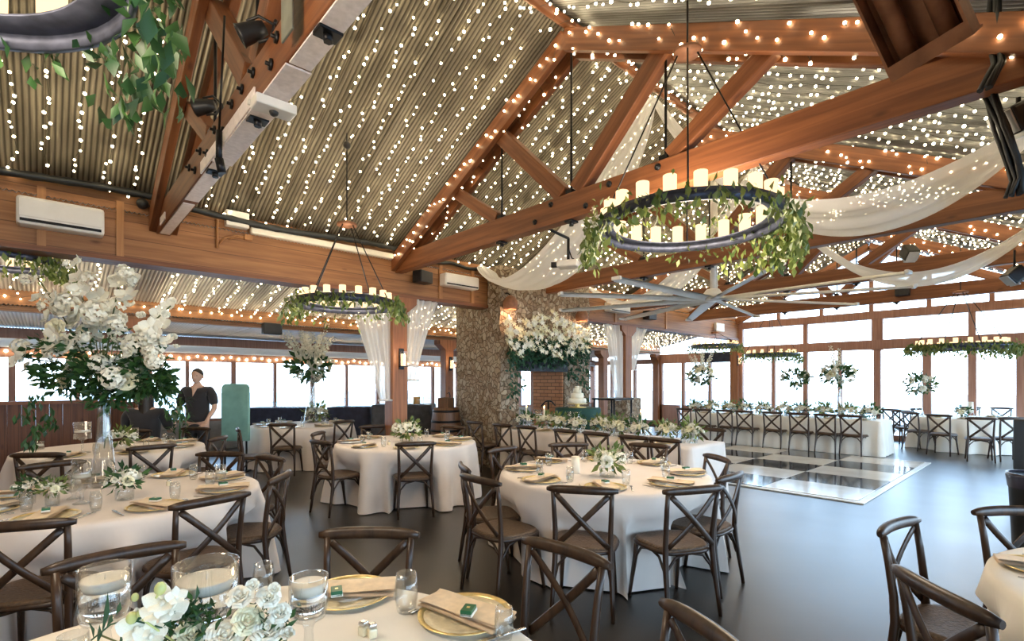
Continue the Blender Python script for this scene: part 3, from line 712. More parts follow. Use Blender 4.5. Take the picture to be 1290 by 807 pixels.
# ------------------------------------------------------------------ big ceiling fan
c = at_d(898, 376, 8.5); c.z = 3.0
fan = thing('ceiling_fan', 'huge pale industrial ceiling fan hanging over the hall', 'fan', c)
m = MB(); m.lathe([(0, .14), (.10, .14), (.16, .06), (.18, -.03), (.10, -.06), (0, -.06)], seg=24); m.build('hub', fan_metal, fan)
top = slope_z(c.y) + .1 - c.z
m = MB(); m.tube([(0, 0, .1), (0, 0, top)], .045, 12); m.tube([(.13, 0, .1), (.13, 0, top)], .02, 8); m.build('downrod', fan_metal, fan)
TIPS = ((968, 334), (863, 404), (957, 397), (1091, 346), (1104, 360), (1051, 379), (726, 367), (730, 386), (779, 400), (802, 352))
for px, py in TIPS:
    q = at_d(px, py, 8.5)
    # tip direction on the horizontal plane of the fan
    py2 = min(py, 432); tpt = at_z(px, py, 3.0) - c; a = math.atan2(tpt.y, tpt.x)
    m = MB()
    def bl(s, t):
        x = .12 + 2.55 * s; w = .17 * (1 - .25 * s); y = (t - .5) * w
        return Vector((x, y, -.02 + .025 * math.cos((t - .5) * PI) - .03 * s + y * .25))
    m.sheet(bl, 8, 4); 
    m.sheet(lambda s, t: bl(s, 1 - t) - Vector((0, 0, .014)), 8, 4)
    m.bbox((2.69, 0, -.045), (.05, .14, .05), .01)
    m.build('blade', fan_metal, fan, rot=(0, 0, a))
# ------------------------------------------------------------------ swags and curtains
def swag(u, side, label, sag=1.2, width=.95, seed=0):
    m = MB(); rnd = random.Random(seed)
    ph = [rnd.uniform(0, 6) for _ in range(4)]
    def fn(s, t):
        v = RIDGE_V + side * 3.62 * s; z = 5.32 - 1.6 * s - 4 * sag * s * (1 - s)
        w = .10 + (width - .10) * math.sin(PI * min(1, max(0, s))) ** .6
        k = t - .5
        rip = .030 * math.sin(k * 22 + ph[0] + 2 * s) + .02 * math.sin(k * 41 + ph[1] - 3 * s)
        return Vector((u + k * w, v, z + rip * (1 - .3 * s) + .20 * (k * k) * w * 2))
    m.sheet(fn, 40, 36); tag(m.build('ceiling_drape', sheer_m), label, 'drape', 'white swags across the roof')
swag(5.9, 1, 'white sheer swag from the ridge down to the plate beam by the fireplace', 1.24, 1.05, 1)
swag(5.9, -1, 'broad white sheer swag crossing behind the large chandelier to the open side', 1.3, 1.28, 2)
swag(9.1, -1, 'white sheer swag looping above the big fan toward the open side', 1.42, 1.1, 3)
swag(9.1, 1, 'white sheer swag dropping behind the big fan to the plate beam', 1.2, .85, 4)
def curtain(u_post, u_out, zt, zb, label, v=V0 - .08, du=.18):
    m = MB(); s_ = 1 if u_out > u_post else -1
    def fn(s, t):
        z = zt + (zb - zt) * t
        a = u_post + s_ * .14; b = u_out + (u_post + s_ * (.14 + du) - u_out) * (t ** .85)
        return Vector((a + (b - a) * s, v + .035 * math.sin(s * 34) * (1 - .5 * t) + .02 * math.sin(s * 13 + 1), z))
    m.sheet(fn, 60, 16)
    m.tube([(u_post + s_ * .12, v - .03, zb), (u_post + s_ * (.2 + du), v - .03, zb)], .018, 8)
    tag(m.build('tied_curtain', curtain_m), label, 'curtain', 'white curtains tied to the posts')
curtain(4.25, 3.35, 2.97, 1.30, 'white curtain tied on the near side of the sconce post', v=V0 + .02)
curtain(4.25, 5.05, 2.97, 1.62, 'white curtain tied on the fireplace side of the sconce post', v=V0 + .02)
curtain(10.65, 9.75, 2.97, 1.15, 'white curtain on the fireplace side of the stone-based post', v=V0 + .02, du=.3)
curtain(10.65, 11.6, 2.97, 1.9, 'white curtain tied on the far side of the stone-based post', v=V0 + .02)
# ------------------------------------------------------------------ fittings on beams
def air_con(c, w, h, label):
    t = thing('air_conditioner', label, 'air conditioner', c)
    m = MB(); m.bbox((0, -.10, 0), (w, .2, h), .03); m.build('casing', white_plastic, t)
    m = MB(); m.bx(-w * .46, w * .46, -.205, -.198, -h * .40, -h * .30); m.build('vent', steel_dark, t)
    m = MB(); m.bbox((0, -.203, h * .08), (w * .94, .008, h * .62), .003); m.build('front_panel', white_plastic, t)
p = at_v(78, 274, V0 - .1); air_con((p.x, V0, p.z), .70, .29, 'white wall air conditioner on the beam above the tall flowers')
p = at_v(579, 355, V0 - .1); air_con((p.x, V0, p.z), .74, .22, 'white wall air conditioner on the beam beside the chimney')
p = at_v(778, 388, V0 - .1); air_con((p.x, V0, p.z), .8, .22, 'white wall air conditioner on the beam past the chimney')
p = at_v(298, 277, V0 - .05)
m = MB(); m.bbox((p.x, V0 - .06, p.z), (.27, .12, .20), .012); tag(m.build('junction_box', white_plastic), 'white box on the beam below the pale-strip truss', 'box')
m = MB(); m.bbox((3.05, V0 - .05, 3.595), (2.1, .1, .09), .02); tag(m.build('strip_light', tube_m), 'long pale strip light cover along the plate beam', 'light')
m = MB(); m.tube([(1.75 + i * .12, V0 - .02, 3.44 + .05 * math.sin(i)) for i in range(3)], .01, 6); m.tube([(1.62, V0 - .02, 3.30), (1.62, V0 - .02, 3.66)], .016, 6); m.tube([(1.64, V0 - .02, 3.36), (1.70, V0 - .03, 3.44), (1.84, V0 - .03, 3.50), (1.95, V0 - .02, 3.50)], .013, 6); m.bbox((1.98, V0 - .03, 3.5), (.1, .05, .07), .008)
tag(m.build('conduit', wood_trim), 'bent electrical conduit on the plate beam', 'conduit')
# black duct hose along the eave
m = MB(); pts = []
for i in range(60):
    u = -1.2 + i * (5.45 / 59); pts.append((u, V0 - .10, 3.70 + .03 * math.sin(u * 2.1) + (.03 if u < 1 else 0)))
m.tube(pts, [.042 + .005 * math.sin(i * 2.2) for i in range(60)], 10)
tag(m.build('black_hose', black_rubber), 'black cable hose running along the eave of the roof', 'hose')
m = MB(); m.tube([(4.4 + i * .09, V0 - .05, 3.66 + .02 * math.sin(i * .8)) for i in range(20)], .03, 8); tag(m.build('black_hose', black_rubber), 'black cable along the eave past the chandelier truss', 'hose')
p = at_v(533, 349, V0 - .15)
sp = thing('loudspeaker', 'black loudspeaker mounted on the beam at the sconce post', 'speaker', (p.x, V0 - .14, p.z))
m = MB(); m.bbox((0, 0, 0), (.30, .2, .20), .02, Matrix.Rotation(.3, 3, 'Z')); m.build('cabinet', black_paint, sp)
m = MB(); m.tube([(-.05, .05, .08), (-.05, .12, .1), (-.05, .14, .0)], .012, 6); m.build('bracket', steel_dark, sp)
p = at_v(343, 414, VA - .1)
m = MB(); m.bbox((p.x, VA - .08, p.z), (.34, .15, .22), .02); tag(m.build('loudspeaker', black_paint), 'black loudspeaker on the aisle beam beside the tall flowers', 'speaker')
p = at_v(820, 397, V0 - .15); m = MB(); m.bbox((p.x, V0 - .12, p.z), (.36, .2, .22), .02); tag(m.build('loudspeaker', black_paint), 'dark loudspeaker on the plate beam behind the fan blades', 'speaker')
p = at_v(180, 256, V0 - .1)
m = MB(); m.sphere((p.x, V0 - .08, p.z), .062, 14, 10); m.tube([(p.x + .05, V0 - .05, p.z), (p.x + .16, V0 - .05, p.z - .02), (p.x + .2, V0 - .05, p.z + .06)], .010, 6)
tag(m.build('dome_camera', black_paint), 'black dome camera on the beam end below the truss', 'camera')
# spot lamps
def spot(c, aim, L, r, label, rod_to=None):
    t = thing('spot_lamp', label, 'spotlight', c)
    d = Vector(aim).normalized(); q = d.to_track_quat('Z', 'Y').to_matrix()
    m = MB(); m.lathe([(0, -L * .5), (r * .6, -L * .5), (r * .8, -L * .2), (r, L * .4), (r * 1.08, L * .5), (r * .9, L * .5), (r * .7, L * .3), (0, L * .25)], seg=18)
    m.v = [tuple(q @ Vector(v)) for v in m.v]; m.build('lamp_head', black_paint, t)
    m = MB(); m.tube([q @ Vector((0, r * 1.05, 0)), q @ Vector((0, r * 1.15, -L * .5)), q @ Vector((0, 0, -L * .85)), q @ Vector((0, -r * 1.15, -L * .5)), q @ Vector((0, -r * 1.05, 0))], .010, 6)
    if rod_to is not None: m.tube([q @ Vector((0, 0, -L * .85)), Vector(rod_to) - Vector(c)], .010, 6)
    m.build('yoke', black_paint, t)
    return t
p = at_u(318, 40, .92); spot(p, (-.8, .4, -.5), .16, .062, 'black bell-shaped spotlight on the web of the pale-strip truss', p + Vector((.12, -.05, .10)))
p = at_u(258, 134, .92); spot(p, (-.8, .6, -.2), .15, .062, 'black floodlight low on the pale-strip truss near the eave', p + Vector((.13, -.03, -.05)))
m = MB(); a = at_u(283, 20, .93); b = at_u(276, 165, .93); m.tube([a, b], .008, 6); m.tube([b, b - Vector((0, 0, .22))], .022, 8); m.tube([b - Vector((0, 0, .2)), b - Vector((-.02, 0, .3))], .03, 8)
tag(m.build('cable_drop', steel_dark), 'dark rod and cable hanging down beside the pale-strip truss', 'cable')
p = at_u(345, 140, 1.05)
sb = thing('sensor_box', 'small white sensor box with a round black eye under the chord', 'sensor', (p.x, p.y, 3.30))
m = MB(); m.bbox((0, 0, 0), (.24, .13, .06), .008); m.bbox((0, .075, .018), (.26, .02, .03), .004); m.build('casing', white_plastic, sb)
m = MB(); m.sphere((0, 0, -.03), .028, 12, 8); m.build('eye', black_paint, sb)
m = MB(); m.sphere((0, 0, 0), .045, 12, 8); m.tube([(0, 0, 0), (.0, 0, .14)], .008, 6)
o = m.build('pendant_ball', black_paint); q = at_v(437, 183, 5.75); o.location = q; tag(o, 'small black ball fitting below the roof iron', 'fitting')
# projector on a drop pole
p = at_u(716, 333, 4.75)
pj = thing('projector', 'white ceiling projector hanging on a black pole before the swag', 'projector', p)
m = MB(); m.bbox((0, 0, 0), (.20, .26, .085), .02, Matrix.Rotation(.5, 3, 'Z')); m.build('body', white_plastic, pj)
m = MB(); m.tube([(-.10, .09, -.005), (-.16, .14, -.008)], .035, 12); m.build('lens', black_paint, pj)
m = MB(); m.tube([(0, 0, .03), (0, 0, 3.36 - p.z + .0)], .018, 8); m.tube([(0, 0, 3.36 - p.z), (-.5, 0, 3.42 - p.z)], .018, 8); m.tube([(.0, .0, .2), (.03, -.03, .08), (.12, -.06, .05)], .008, 6); m.build('pole', steel_dark, pj)
# infrared heater under the roof
hc = at_d(1146, -4, 2.55)
ht = thing('radiant_heater', 'coppery radiant tube heater with a deep reflector under the roof', 'heater', hc)
A = (at_d(1228, 66, 2.26) - at_d(1142, 92, 2.45)).normalized(); Bd = (at_d(1142, 92, 2.45) - at_d(1085, -30, 2.37)).normalized(); A = (A - Bd * A.dot(Bd)).normalized(); Cd = A.cross(Bd)
hm = Matrix((A, Bd, Cd)).transposed()
def ob(mb): mb.v = [tuple(hm @ Vector(v)) for v in mb.v]; return mb
m = MB()
# reflector trough: side flaps, back and end
for s in (-1, 1):
    m.box((s * .165, 0, -.03), (.012, .62, .16)); m.box((s * .11, 0, .045), (.12, .62, .012), Matrix.Rotation(s * .5, 3, 'Y'))
m.box((0, 0, .075), (.14, .62, .012))
ob(m).build('reflector', rusty, ht)
m = MB(); m.box((0, .31, -.01), (.345, .012, .2)); m.box((0, .275, -.105), (.345, .07, .012)); ob(m).build('end_plate', rusty, ht)
m = MB(); m.box((0, -.31, -.01), (.345, .012, .2)); ob(m).build('end_plate', rusty, ht)
for s in (-1, 1):
    m = MB(); m.tube([(s * .085, -.31, -.02), (s * .085, .30, -.02)], .042, 14); ob(m).build('burner_tube', rusty, ht)
m = MB(); m.tube([(0, 0, .08), (0, 0, .5)], .01, 6); m.tube([(0, -.2, .08), (0, -.2, .5)], .01, 6)
bb = ob(m); zt = slope_z(.5) - hc.z
o = MB(); o.tube([hm @ Vector((0, 0, .07)), (hm @ Vector((0, 0, .07))).xy.to_3d() + Vector((0, 0, slope_z(hc.y) + .1 - hc.z))], .010, 6)
o.tube([hm @ Vector((0, -.25, .07)), (hm @ Vector((0, -.25, .07))).xy.to_3d() + Vector((0, 0, slope_z(hc.y) + .1 - hc.z))], .010, 6); o.build('hanger', steel_dark, ht)
# cables at the right edge
def cable_bundle(path, n, r, label):
    t = MB(); rnd = random.Random(len(label))
    for k in range(n):
        o = Vector((rnd.uniform(-1, 1), rnd.uniform(-1, 1), 0)) * r * 1.6
        t.tube([Vector(p) + o + Vector((rnd.uniform(-1, 1), rnd.uniform(-1, 1), 0)) * r * .9 for p in path], r * rnd.uniform(.5, .9), 6)
    tag(t.build('cable_bundle', black_rubber), label, 'cables')
cable_bundle([at_d(1252, -20, 3.0), at_d(1250, 40, 3.02), at_d(1256, 80, 3.0), at_d(1240, 112, 2.95)], 7, .018, 'bundle of black cables hanging behind the heater')
cable_bundle([at_d(1246, 118, 3.15), at_d(1262, 160, 3.15), at_d(1276, 200, 3.15), at_d(1281, 225, 3.15), at_d(1278, 246, 3.15)], 9, .017, 'bundle of black cables dropping below the chandelier truss')
cable_bundle([at_d(1290, -10, 3.1), at_d(1284, 30, 3.1), at_d(1272, 62, 3.1)], 3, .012, 'thin black cables in the corner above the truss')
def stage_lamp(px, py, d, label, aim):
    p = at_d(px, py, d); zt = (3.36 if d > 5 else 3.36)
    t = thing('stage_light', label, 'stage light', p); q = Vector(aim).normalized().to_track_quat('Z', 'Y').to_matrix()
    m = MB(); m.bbox((0, 0, 0), (.17, .17, .22), .02); m.v = [tuple(q @ Vector(v)) for v in m.v]; m.build('housing', black_paint, t)
    m = MB()
    for i in range(4): m.bbox((0, -.10, -.08 + i * .055), (.16, .03, .018), .004)
    m.bbox((0, 0, .115), (.15, .15, .01), .004)
    m.v = [tuple(q @ Vector(v)) for v in m.v]; m.build('heat_sink', grey_metal, t)
    m = MB(); m.tube([(0, 0, .0), (0, 0, max(.12, zt - p.z + .02))], .014, 6); m.build('hanger', steel_dark, t)
stage_lamp(1146, 318, 7.6, 'black stage light hanging under the truss above the white swag', (-.5, -.4, -.6))
stage_lamp(1278, 346, 6.9, 'black and silver stage light at the end of the truss chord', (-.4, .5, -.6))
stage_lamp(1283, 148, 3.2, 'dark stage light in the corner beside the hanging cables', (-.6, .5, -.4))
p = at_u(903, 450, UEND - .12); m = MB(); m.bbox(p, (.06, 1.15, .34), .01); tag(m.build('roller_blind', cloth_navy), 'dark navy roller blind at the far aisle corner window', 'blind')
m = MB(); p = at_u(1137, 365, 13.7); m.bbox(p, (.2, .25, .26), .02); tag(m.build('loudspeaker', black_paint), 'dark box speaker hanging on the last truss chord', 'speaker')
p = at_v(908, 412, V0 - .1); m = MB(); m.bbox((p.x, V0 - .05, p.z), (.55, .1, .26), .02); tag(m.build('junction_box', white_plastic), 'white panel box at the far end of the plate beam', 'box')
# sconces and chimney lanterns
def sconce(p, rz, label, s=1.0):
    t = thing('wall_sconce', label, 'sconce', p, rz)
    m = MB(); m.bbox((0, .0, 0), (.09 * s, .02, .34 * s), .006); m.bbox((0, -.06 * s, -.12 * s), (.11 * s, .12 * s, .015), .004); m.build('backplate', steel_dark, t)
    m = MB(); m.lathe([(0, -.11 * s), (.04 * s, -.11 * s), (.042 * s, .08 * s), (.036 * s, .082 * s), (0, .07 * s)], (0, -.06 * s, 0), 14); m.build('candle', candle_m, t)
    m = MB(); m.lathe([(.055 * s, -.12 * s), (.055 * s, .12 * s)], (0, -.06 * s, 0), 14); m.build('glass', glass_m, t)
    L = bpy.data.lights.new('sconce_light', 'POINT'); L.energy = 3; L.color = (1, .7, .4); L.shadow_soft_size = .05
    lo = bpy.data.objects.new('sconce_light', L); link(lo, t); lo.location = (0, -.2, .05)
p = at_v(506, 452, V0 - .05); sconce((p.x, V0 - .045, p.z), 0, 'candle sconce on the timber post between the white curtains')
p = at_v(568, 458, VA - .06); sconce((p.x, VA - .05, p.z), 0, 'candle sconce on the aisle post left of the chimney')
p = at_v(930, 454, V0 - .05); sconce((p.x, V0 - .045, p.z), 0, 'candle sconce on the corner post by the end wall')
def lantern(p, label):
    t = thing('copper_lantern', label, 'lantern', p)
    m = MB(); m.lathe([(.02, .15), (.09, .11), (.135, .03), (.14, -.03), (.115, -.11), (.10, -.11), (.125, -.03), (.12, .03), (.08, .09), (0, .12)], seg=18); m.build('shade', rusty, t)
    m = MB(); m.sphere((0, 0, -.02), .06, 12, 8); m.build('bulb', lamp_m, t)
    m = MB(); m.tube([(0, 0, .15), (0, .08, .2), (0, .22, .18)], .014, 6); m.build('arm', steel_dark, t)
    L = bpy.data.lights.new('lantern_light', 'POINT'); L.energy = 6; L.color = (1, .6, .35); L.shadow_soft_size = .06
    lo = bpy.data.objects.new('lantern_light', L); link(lo, t); lo.location = (0, -.05, -.22)
p = at_v(643, 382, CV0 - .2); lantern(p, 'round copper lantern on the chimney beside the floral mantel')
p = at_v(733, 398, CV0 - .2); lantern(p, 'copper lantern at the far end of the floral mantel')
# ================================================================== CHAIRS
def make_chair():
    t = thing('cross_back_chair', 'proto', 'chair', group='dark wooden cross-back chairs')
    m = MB()
    out = []
    N_ = 28
    for k in range(N_):
        a = 2 * PI * k / N_
        x = .215 * math.copysign(abs(math.cos(a)) ** .6, math.cos(a)); y = .205 * math.copysign(abs(math.sin(a)) ** .6, math.sin(a))
        x *= 1 + .09 * (y / .2); out.append((x, y))
    pr = [(1.0, .432), (1.03, .445), (1.03, .458), (.98, .470), (.88, .468), (.5, .462), (0, .460)]
    vs = []; fs = []
    for sc, z in [(0, .434)] + pr:
        for x, y in out: vs.append(Vector((x * sc, y * sc, z)))
    for i in range(len(pr)):
        for k in range(N_):
            k2 = (k + 1) % N_; fs.append((i * N_ + k, i * N_ + k2, (i + 1) * N_ + k2, (i + 1) * N_ + k))
    m.add(vs, fs, True); m.build('seat', wood_seat, t)
    m = MB(); m.tube([(x * 1.02, y * 1.02, .437) for x, y in out + out[:1]], .016, 8, caps=False); m.build('seat_frame', wood_chair, t)
    for s in (-1, 1):
        m = MB()
        pts = [(s * .205, -.255, 0), (s * .200, -.232, .15), (s * .192, -.205, .32), (s * .186, -.192, .45), (s * .187, -.198, .58), (s * .193, -.218, .74), (s * .198, -.238, .855)]
        m.tube(pts, [.013, .016, .019, .0195, .018, .0165, .015], 10); m.build('back_leg', wood_chair, t)
        m = MB()
        m.tube([(s * .205, .235, 0), (s * .197, .212, .14), (s * .186, .186, .30), (s * .182, .172, .435)], [.012, .015, .018, .018], 10); m.build('front_leg', wood_chair, t)
        # flat bent cross strip of the back, bulging rearward
        m = MB(); pts = []
        for i in range(11):
            q = i / 10; x = s * (-.178 + .352 * q); z = .835 - .355 * q
            y = -.205 - .028 * (1 - q) - .030 * math.sin(PI * q) - (.006 if s > 0 else 0)
            pts.append((x, y, z))
        m.tube(pts, .020, 8, ry=.0075, up=(0, 1, 0)); m.build('cross_strip', wood_chair, t)
        # bentwood braces beside the seat
        m = MB(); m.tube([(s * .193, -.205, .24), (s * .189, -.18, .32), (s * .188, -.12, .40), (s * .19, -.02, .425), (s * .19, .10, .395), (s * .188, .165, .32), (s * .190, .19, .24)], .0095, 8); m.build('side_brace', wood_chair, t)
    for y, n in ((.178, 'front_brace'), (-.195, 'rear_brace')):
        m = MB(); m.tube([(-.190, y + .02 * (1 if y > 0 else -1), .24), (-.172, y, .33), (-.11, y, .405), (0, y * .9, .425), (.11, y, .405), (.172, y, .33), (.190, y + .02 * (1 if y > 0 else -1), .24)], .0095, 8); m.build(n, wood_chair, t)
    m = MB(); pts = []
    for i in range(13):
        q = i / 12 * 2 - 1
        pts.append((q * .238, -.236 - .028 * (1 - q * q), .866 + .004 * (1 - q * q)))
    rr = [.012, .019, .021] + [.022] * 7 + [.021, .019, .012]; r2 = [.014, .024, .028] + [.029] * 7 + [.028, .024, .014]
    m.tube(pts, rr, 12, ry=r2, up=(0, 0, 1)); m.build('top_rail', wood_chair, t)
    return t
CH0 = make_chair(); first_chair = [True]
LABELS = {}
def uniq(l):
    LABELS[l] = LABELS.get(l, 0) + 1
    return l
SECT = ('near', 'near right', 'right', 'far right', 'far', 'far left', 'left', 'near left')
def sector(c, p):
    """where p lies around c as the photo shows it: c, p as (lat, depth)"""
    a = math.atan2(p[0] - c[0], -(p[1] - c[1])) / (PI / 4)
    return SECT[int(round(a)) % 8]
def put_chair(ld, face_ld, label, jitter=0.0):
    """ld: (lat, depth) of the top rail; the chair faces face_ld"""
    a = W(ld[0], ld[1]); b = W(face_ld[0], face_ld[1]); d = (b - a); rz = math.atan2(d.y, d.x) - PI / 2 + jitter
    seat = a + Vector((-math.sin(rz), math.cos(rz), 0)) * .25
    if first_chair[0]:
        first_chair[0] = False; o = CH0; o.location = seat; o.rotation_euler = (0, 0, rz); o['label'] = uniq(label)
    else: o = place_copy(CH0, seat, rz, uniq(label), 'dark wooden cross-back chairs')
    return o
# ================================================================== TABLES
def round_cloth(R, zt, folds, seed, mat, label, c, flare=.10, seats=()):
    rnd = random.Random(seed); ph = rnd.uniform(0, 6); p2 = rnd.uniform(0, 6); n2 = folds + 5
    m = MB(); seg = 144
    prof = [(0, 0.0)] + [(R * q, 0.0) for q in (.35, .7, .93)] + [(R * .985, -.002), (R + .004, -.012), (R + .012, -.04)] + [(None, t) for t in (.12, .22, .34, .47, .6, .73, .86, 1.0)]
    def fn(s, t):
        i = int(round(t * (len(prof) - 1))); r, z = prof[i]; th = 2 * PI * s
        if r is None:
            k = z; z = -.04 - (zt - .052) * k
            w = math.sin(folds * th + ph + .6 * math.sin(2 * th + p2)); w = .55 * math.copysign(abs(w) ** .75, w) + .32 * math.sin(n2 * th + p2) + .18 * math.sin(3 * th + ph)
            r = R + .012 + (flare * .65 + .115 * w) * (k ** .75) 
        return Vector((r * math.cos(th), r * math.sin(th), zt + z))
    def fn2(s, t):
        p = fn(s, t)
        for (sx, sy, ux, uy) in seats:      # the cloth gives way to the seats pushed under it
            al = p.x * ux + p.y * uy; la = abs(p.x * uy - p.y * ux)
            lim = sx * ux + sy * uy - .245
            if al > lim and la < .30:
                w = max(0, min(1, (.30 - la) / .08)) * max(0, min(1, (.60 - p.z) / .09))
                w = w * w * (3 - 2 * w); k = (al - lim) * w; p.x -= ux * k; p.y -= uy * k
        return p
    m.sheet(fn2, seg, len(prof) - 1, closed_s=True)
    o = m.build('tablecloth', mat); o.location = c; tag(o, label, 'tablecloth', 'floor-length round tablecloths'); return o
def table_body(R, zt, c, label):
    t = thing('round_table', label, 'table', c, group='round tables under the cloths')
    m = MB(); m.lathe([(0, zt - .03), (R - .01, zt - .03), (R - .006, zt - .015), (R - .012, zt - .006), (0, zt - .006)], seg=40); m.build('tabletop', wood_barrel, t)
    for k in range(4):
        a = k * PI / 2 + .4; m = MB(); m.tube([(.55 * math.cos(a), .55 * math.sin(a), 0), (.5 * math.cos(a), .5 * math.sin(a), zt - .03)], .02, 6); m.build('leg', steel_dark, t)
TABLES = {}; CLOTHS = {}
ZT = .76
for key, ld, R, folds, mat, desc, mini in (
    ('fg', (-.75, 1.15), .955, 13, cloth_cream, 'nearest round table', 'nearest table'),
    ('left', (-2.92, 3.80), .915, 14, cloth_pink, 'round table under the tall white flowers', 'tall-flower table'),
    ('leftback', (-5.0, 6.4), .96, 14, cloth_pink, 'round table in front of the standing person', 'standing-person table'),
    ('mid', (.84, 4.70), .94, 13, cloth_pink, 'round table at the middle of the hall', 'middle round table'),
    ('side', (-1.47, 7.1), .95, 14, cloth_pink, 'round table before the wine barrel', 'wine-barrel table'),
    ('post', (-4.1, 9.95), .95, 14, cloth_pink, 'round table by the navy buffet', 'navy-buffet table'),
    ('right', (2.83, 1.71), .90, 13, cloth_cream, 'round table cut by the right edge', 'right-edge table'),
    ('end', (10.67, 12.0), .98, 14, cloth_cream, 'round table by the end wall windows', 'end-window table')):
    c = W(*ld); TABLES[key] = (ld, R, c, desc, mini)
    CLOTHS[key] = (R, ZT, folds, len(key) * 7 + int(R * 100), mat, 'floor-length ivory cloth on the ' + desc, c, .12)
    table_body(R - .012, ZT - .004, c, 'hidden folding table under the cloth of the ' + mini)
def rail(px, py): 
    d = (H - .868) * F / (py - HY); return ((px - HX) / F * d, d)
def table_chairs(key, pts, extra=None):
    ld, R, c, desc, mini = TABLES[key]; seats = []; extra = extra or {}
    for i, q in enumerate(pts):
        r = rail(*q[:2]); s = sector(ld, r)
        note = q[2] if len(q) > 2 else s + ' side'
        o = put_chair(r, extra.get(i, ld), 'dark cross-back chair at the %s, %s' % (mini, note), random.uniform(-.05, .05))
        q = o.location - c; u = q.normalized(); seats.append((q.x, q.y, u.x, u.y))
    round_cloth(*CLOTHS[key], seats=seats)
table_chairs('fg', ((150, 700, 'before the medium candle goblet'), (466, 672, 'behind the empty tumbler'), (712, 694, 'past the green favour box'), (896, 800, 'only its rail end showing')))
table_chairs('left', ((22, 662, 'cut by the left edge'), (268, 630, 'near right, rail tilted'), (355, 600, 'right, turned side-on'), (341, 577, 'far right, behind the side-on chair'), (278, 572, 'far side before the glare'), (66, 585, 'far left, lighter rail')))
table_chairs('leftback', ((47, 573, 'near side by the fence'), (192, 563, 'near side by the dark silhouette'), (276, 552, 'right end'), (247, 540, 'before the standing person')))
table_chairs('mid', ((733, 617, 'near side, back to camera'), (875, 617, 'near right, back to camera'), (603, 604, 'near left, side-on'), (584, 588, 'left, with a shiny rail'), (922, 600, 'right, narrow side view'), (904, 577, 'far right by the long table end'), (632, 566, 'far left, low rail'), (716, 560, 'far side behind the pillar candle'), (818, 561, 'far side behind the bouquet')))
table_chairs('side', ((524, 559, 'near side, back to camera'), (403, 557, 'near left, side-on'), (400, 546, 'left, behind another side-on chair'), (470, 537, 'far side'), (571, 538, 'far right before the barrel')))
table_chairs('post', ((355, 535, 'near side, full back showing'), (434, 531, 'right end'), (300, 541, 'left, seat showing beside the teal panel'), (404, 522, 'far side')), {2: (-2.6, 8.6)})
table_chairs('right', ((1130, 662, 'left, back turned to the floor'), (1180, 745, 'near left, rail running down'), (1276, 644, 'far side before the black bin')), {0: (1.95 + .50, 2.57 - .86)})
table_chairs('end', ((1182, 523, 'near side, back showing'), (1236, 527, 'near right, side-on'), (1277, 527, 'cut by the right edge'), (1146, 520, 'left, by the long head table'), (1158, 515, 'far left'), (1222, 513, 'far side'), (1262, 514, 'far right')))
# ------------------------------------------------------------------ long tables
def long_cloth(name_label, u0, u1, v0, v1, zt, mat):
    m = MB(); rnd = random.Random(int(u0 * 10)); per = 2 * (u1 - u0 + v1 - v0); n = int(per / .03)
    def edge(s):
        q = (s % 1) * per; a, b = u1 - u0, v1 - v0
        if q < a: return Vector((u0 + q, v0, 0)), Vector((0, -1, 0))
        q -= a
        if q < b: return Vector((u1, v0 + q, 0)), Vector((1, 0, 0))
        q -= b
        if q < a: return Vector((u1 - q, v1, 0)), Vector((0, 1, 0))
        q -= a; return Vector((u0, v1 - q, 0)), Vector((-1, 0, 0))
    c = Vector(((u0 + u1) / 2, (v0 + v1) / 2, zt)); ks = [-2, -1, 0, .06, .2, .4, .6, .8, 1.0]
    def fn(s, t):
        k = ks[int(round(t * (len(ks) - 1)))]; p, nn = edge(s); q = s * per
        if k == -2: return c.copy()
        if k == -1: return c.lerp(p + Vector((0, 0, zt)), .96)
        w = .6 * math.sin(q * 21) + .4 * math.sin(q * 13.3 + 1)
        return p + nn * (.008 + (.045 + .028 * w) * k ** .8) + Vector((0, 0, zt - (.004 if k == 0 else 0) - (zt - .012) * k))
    m.sheet(fn, n, len(ks) - 1, closed_s=True)
    tag(m.build('tablecloth', mat), name_label, 'tablecloth', 'floor-length long tablecloths')
    t = thing('long_table', 'hidden trestle table under the ' + name_label.split(' ', 2)[2], 'table', ((u0 + u1) / 2, (v0 + v1) / 2, 0), group='long tables under the cloths')
    m = MB(); m.bx(-(u1 - u0) / 2 + .02, (u1 - u0) / 2 - .02, -(v1 - v0) / 2 + .02, (v1 - v0) / 2 - .02, zt - .04, zt - .008); m.build('tabletop', wood_barrel, t)
    for sx in (-1, 1):
        for sy in (-1, 1):
            m = MB(); m.tube([(sx * (u1 - u0) * .4, sy * (v1 - v0) * .45, 0), (sx * (u1 - u0) * .4, sy * (v1 - v0) * .45, zt - .04)], .02, 6); m.build('leg', steel_dark, t)
LT1 = (6.05, 6.98, 3.22, 6.85); LT2 = (12.95, 13.9, 2.62, 7.1)
long_cloth('floor-length ivory cloth on the long table before the stone fireplace', *LT1, ZT, cloth_pink)
long_cloth('floor-length ivory cloth on the long head table beyond the dance floor', *LT2, ZT, cloth_cream)
def chair_uv(u, v, fu, fv, label):
    put_chair(cam_ld(Vector((u, v, 0))), cam_ld(Vector((fu, fv, 0))), label, random.uniform(-.06, .06))
for i, (px, py) in enumerate(((597, 537), (632, 539), (662, 542), (711, 545), (750, 548), (798, 551), (836, 555))):
    r = rail(px, py); p = W(*r); u = 5.66
    q = at_u(px, py, u); chair_uv(u, q.y, u + 1, q.y, 'dark cross-back chair along the fireplace long table, %s from the chimney' % ORD[i])
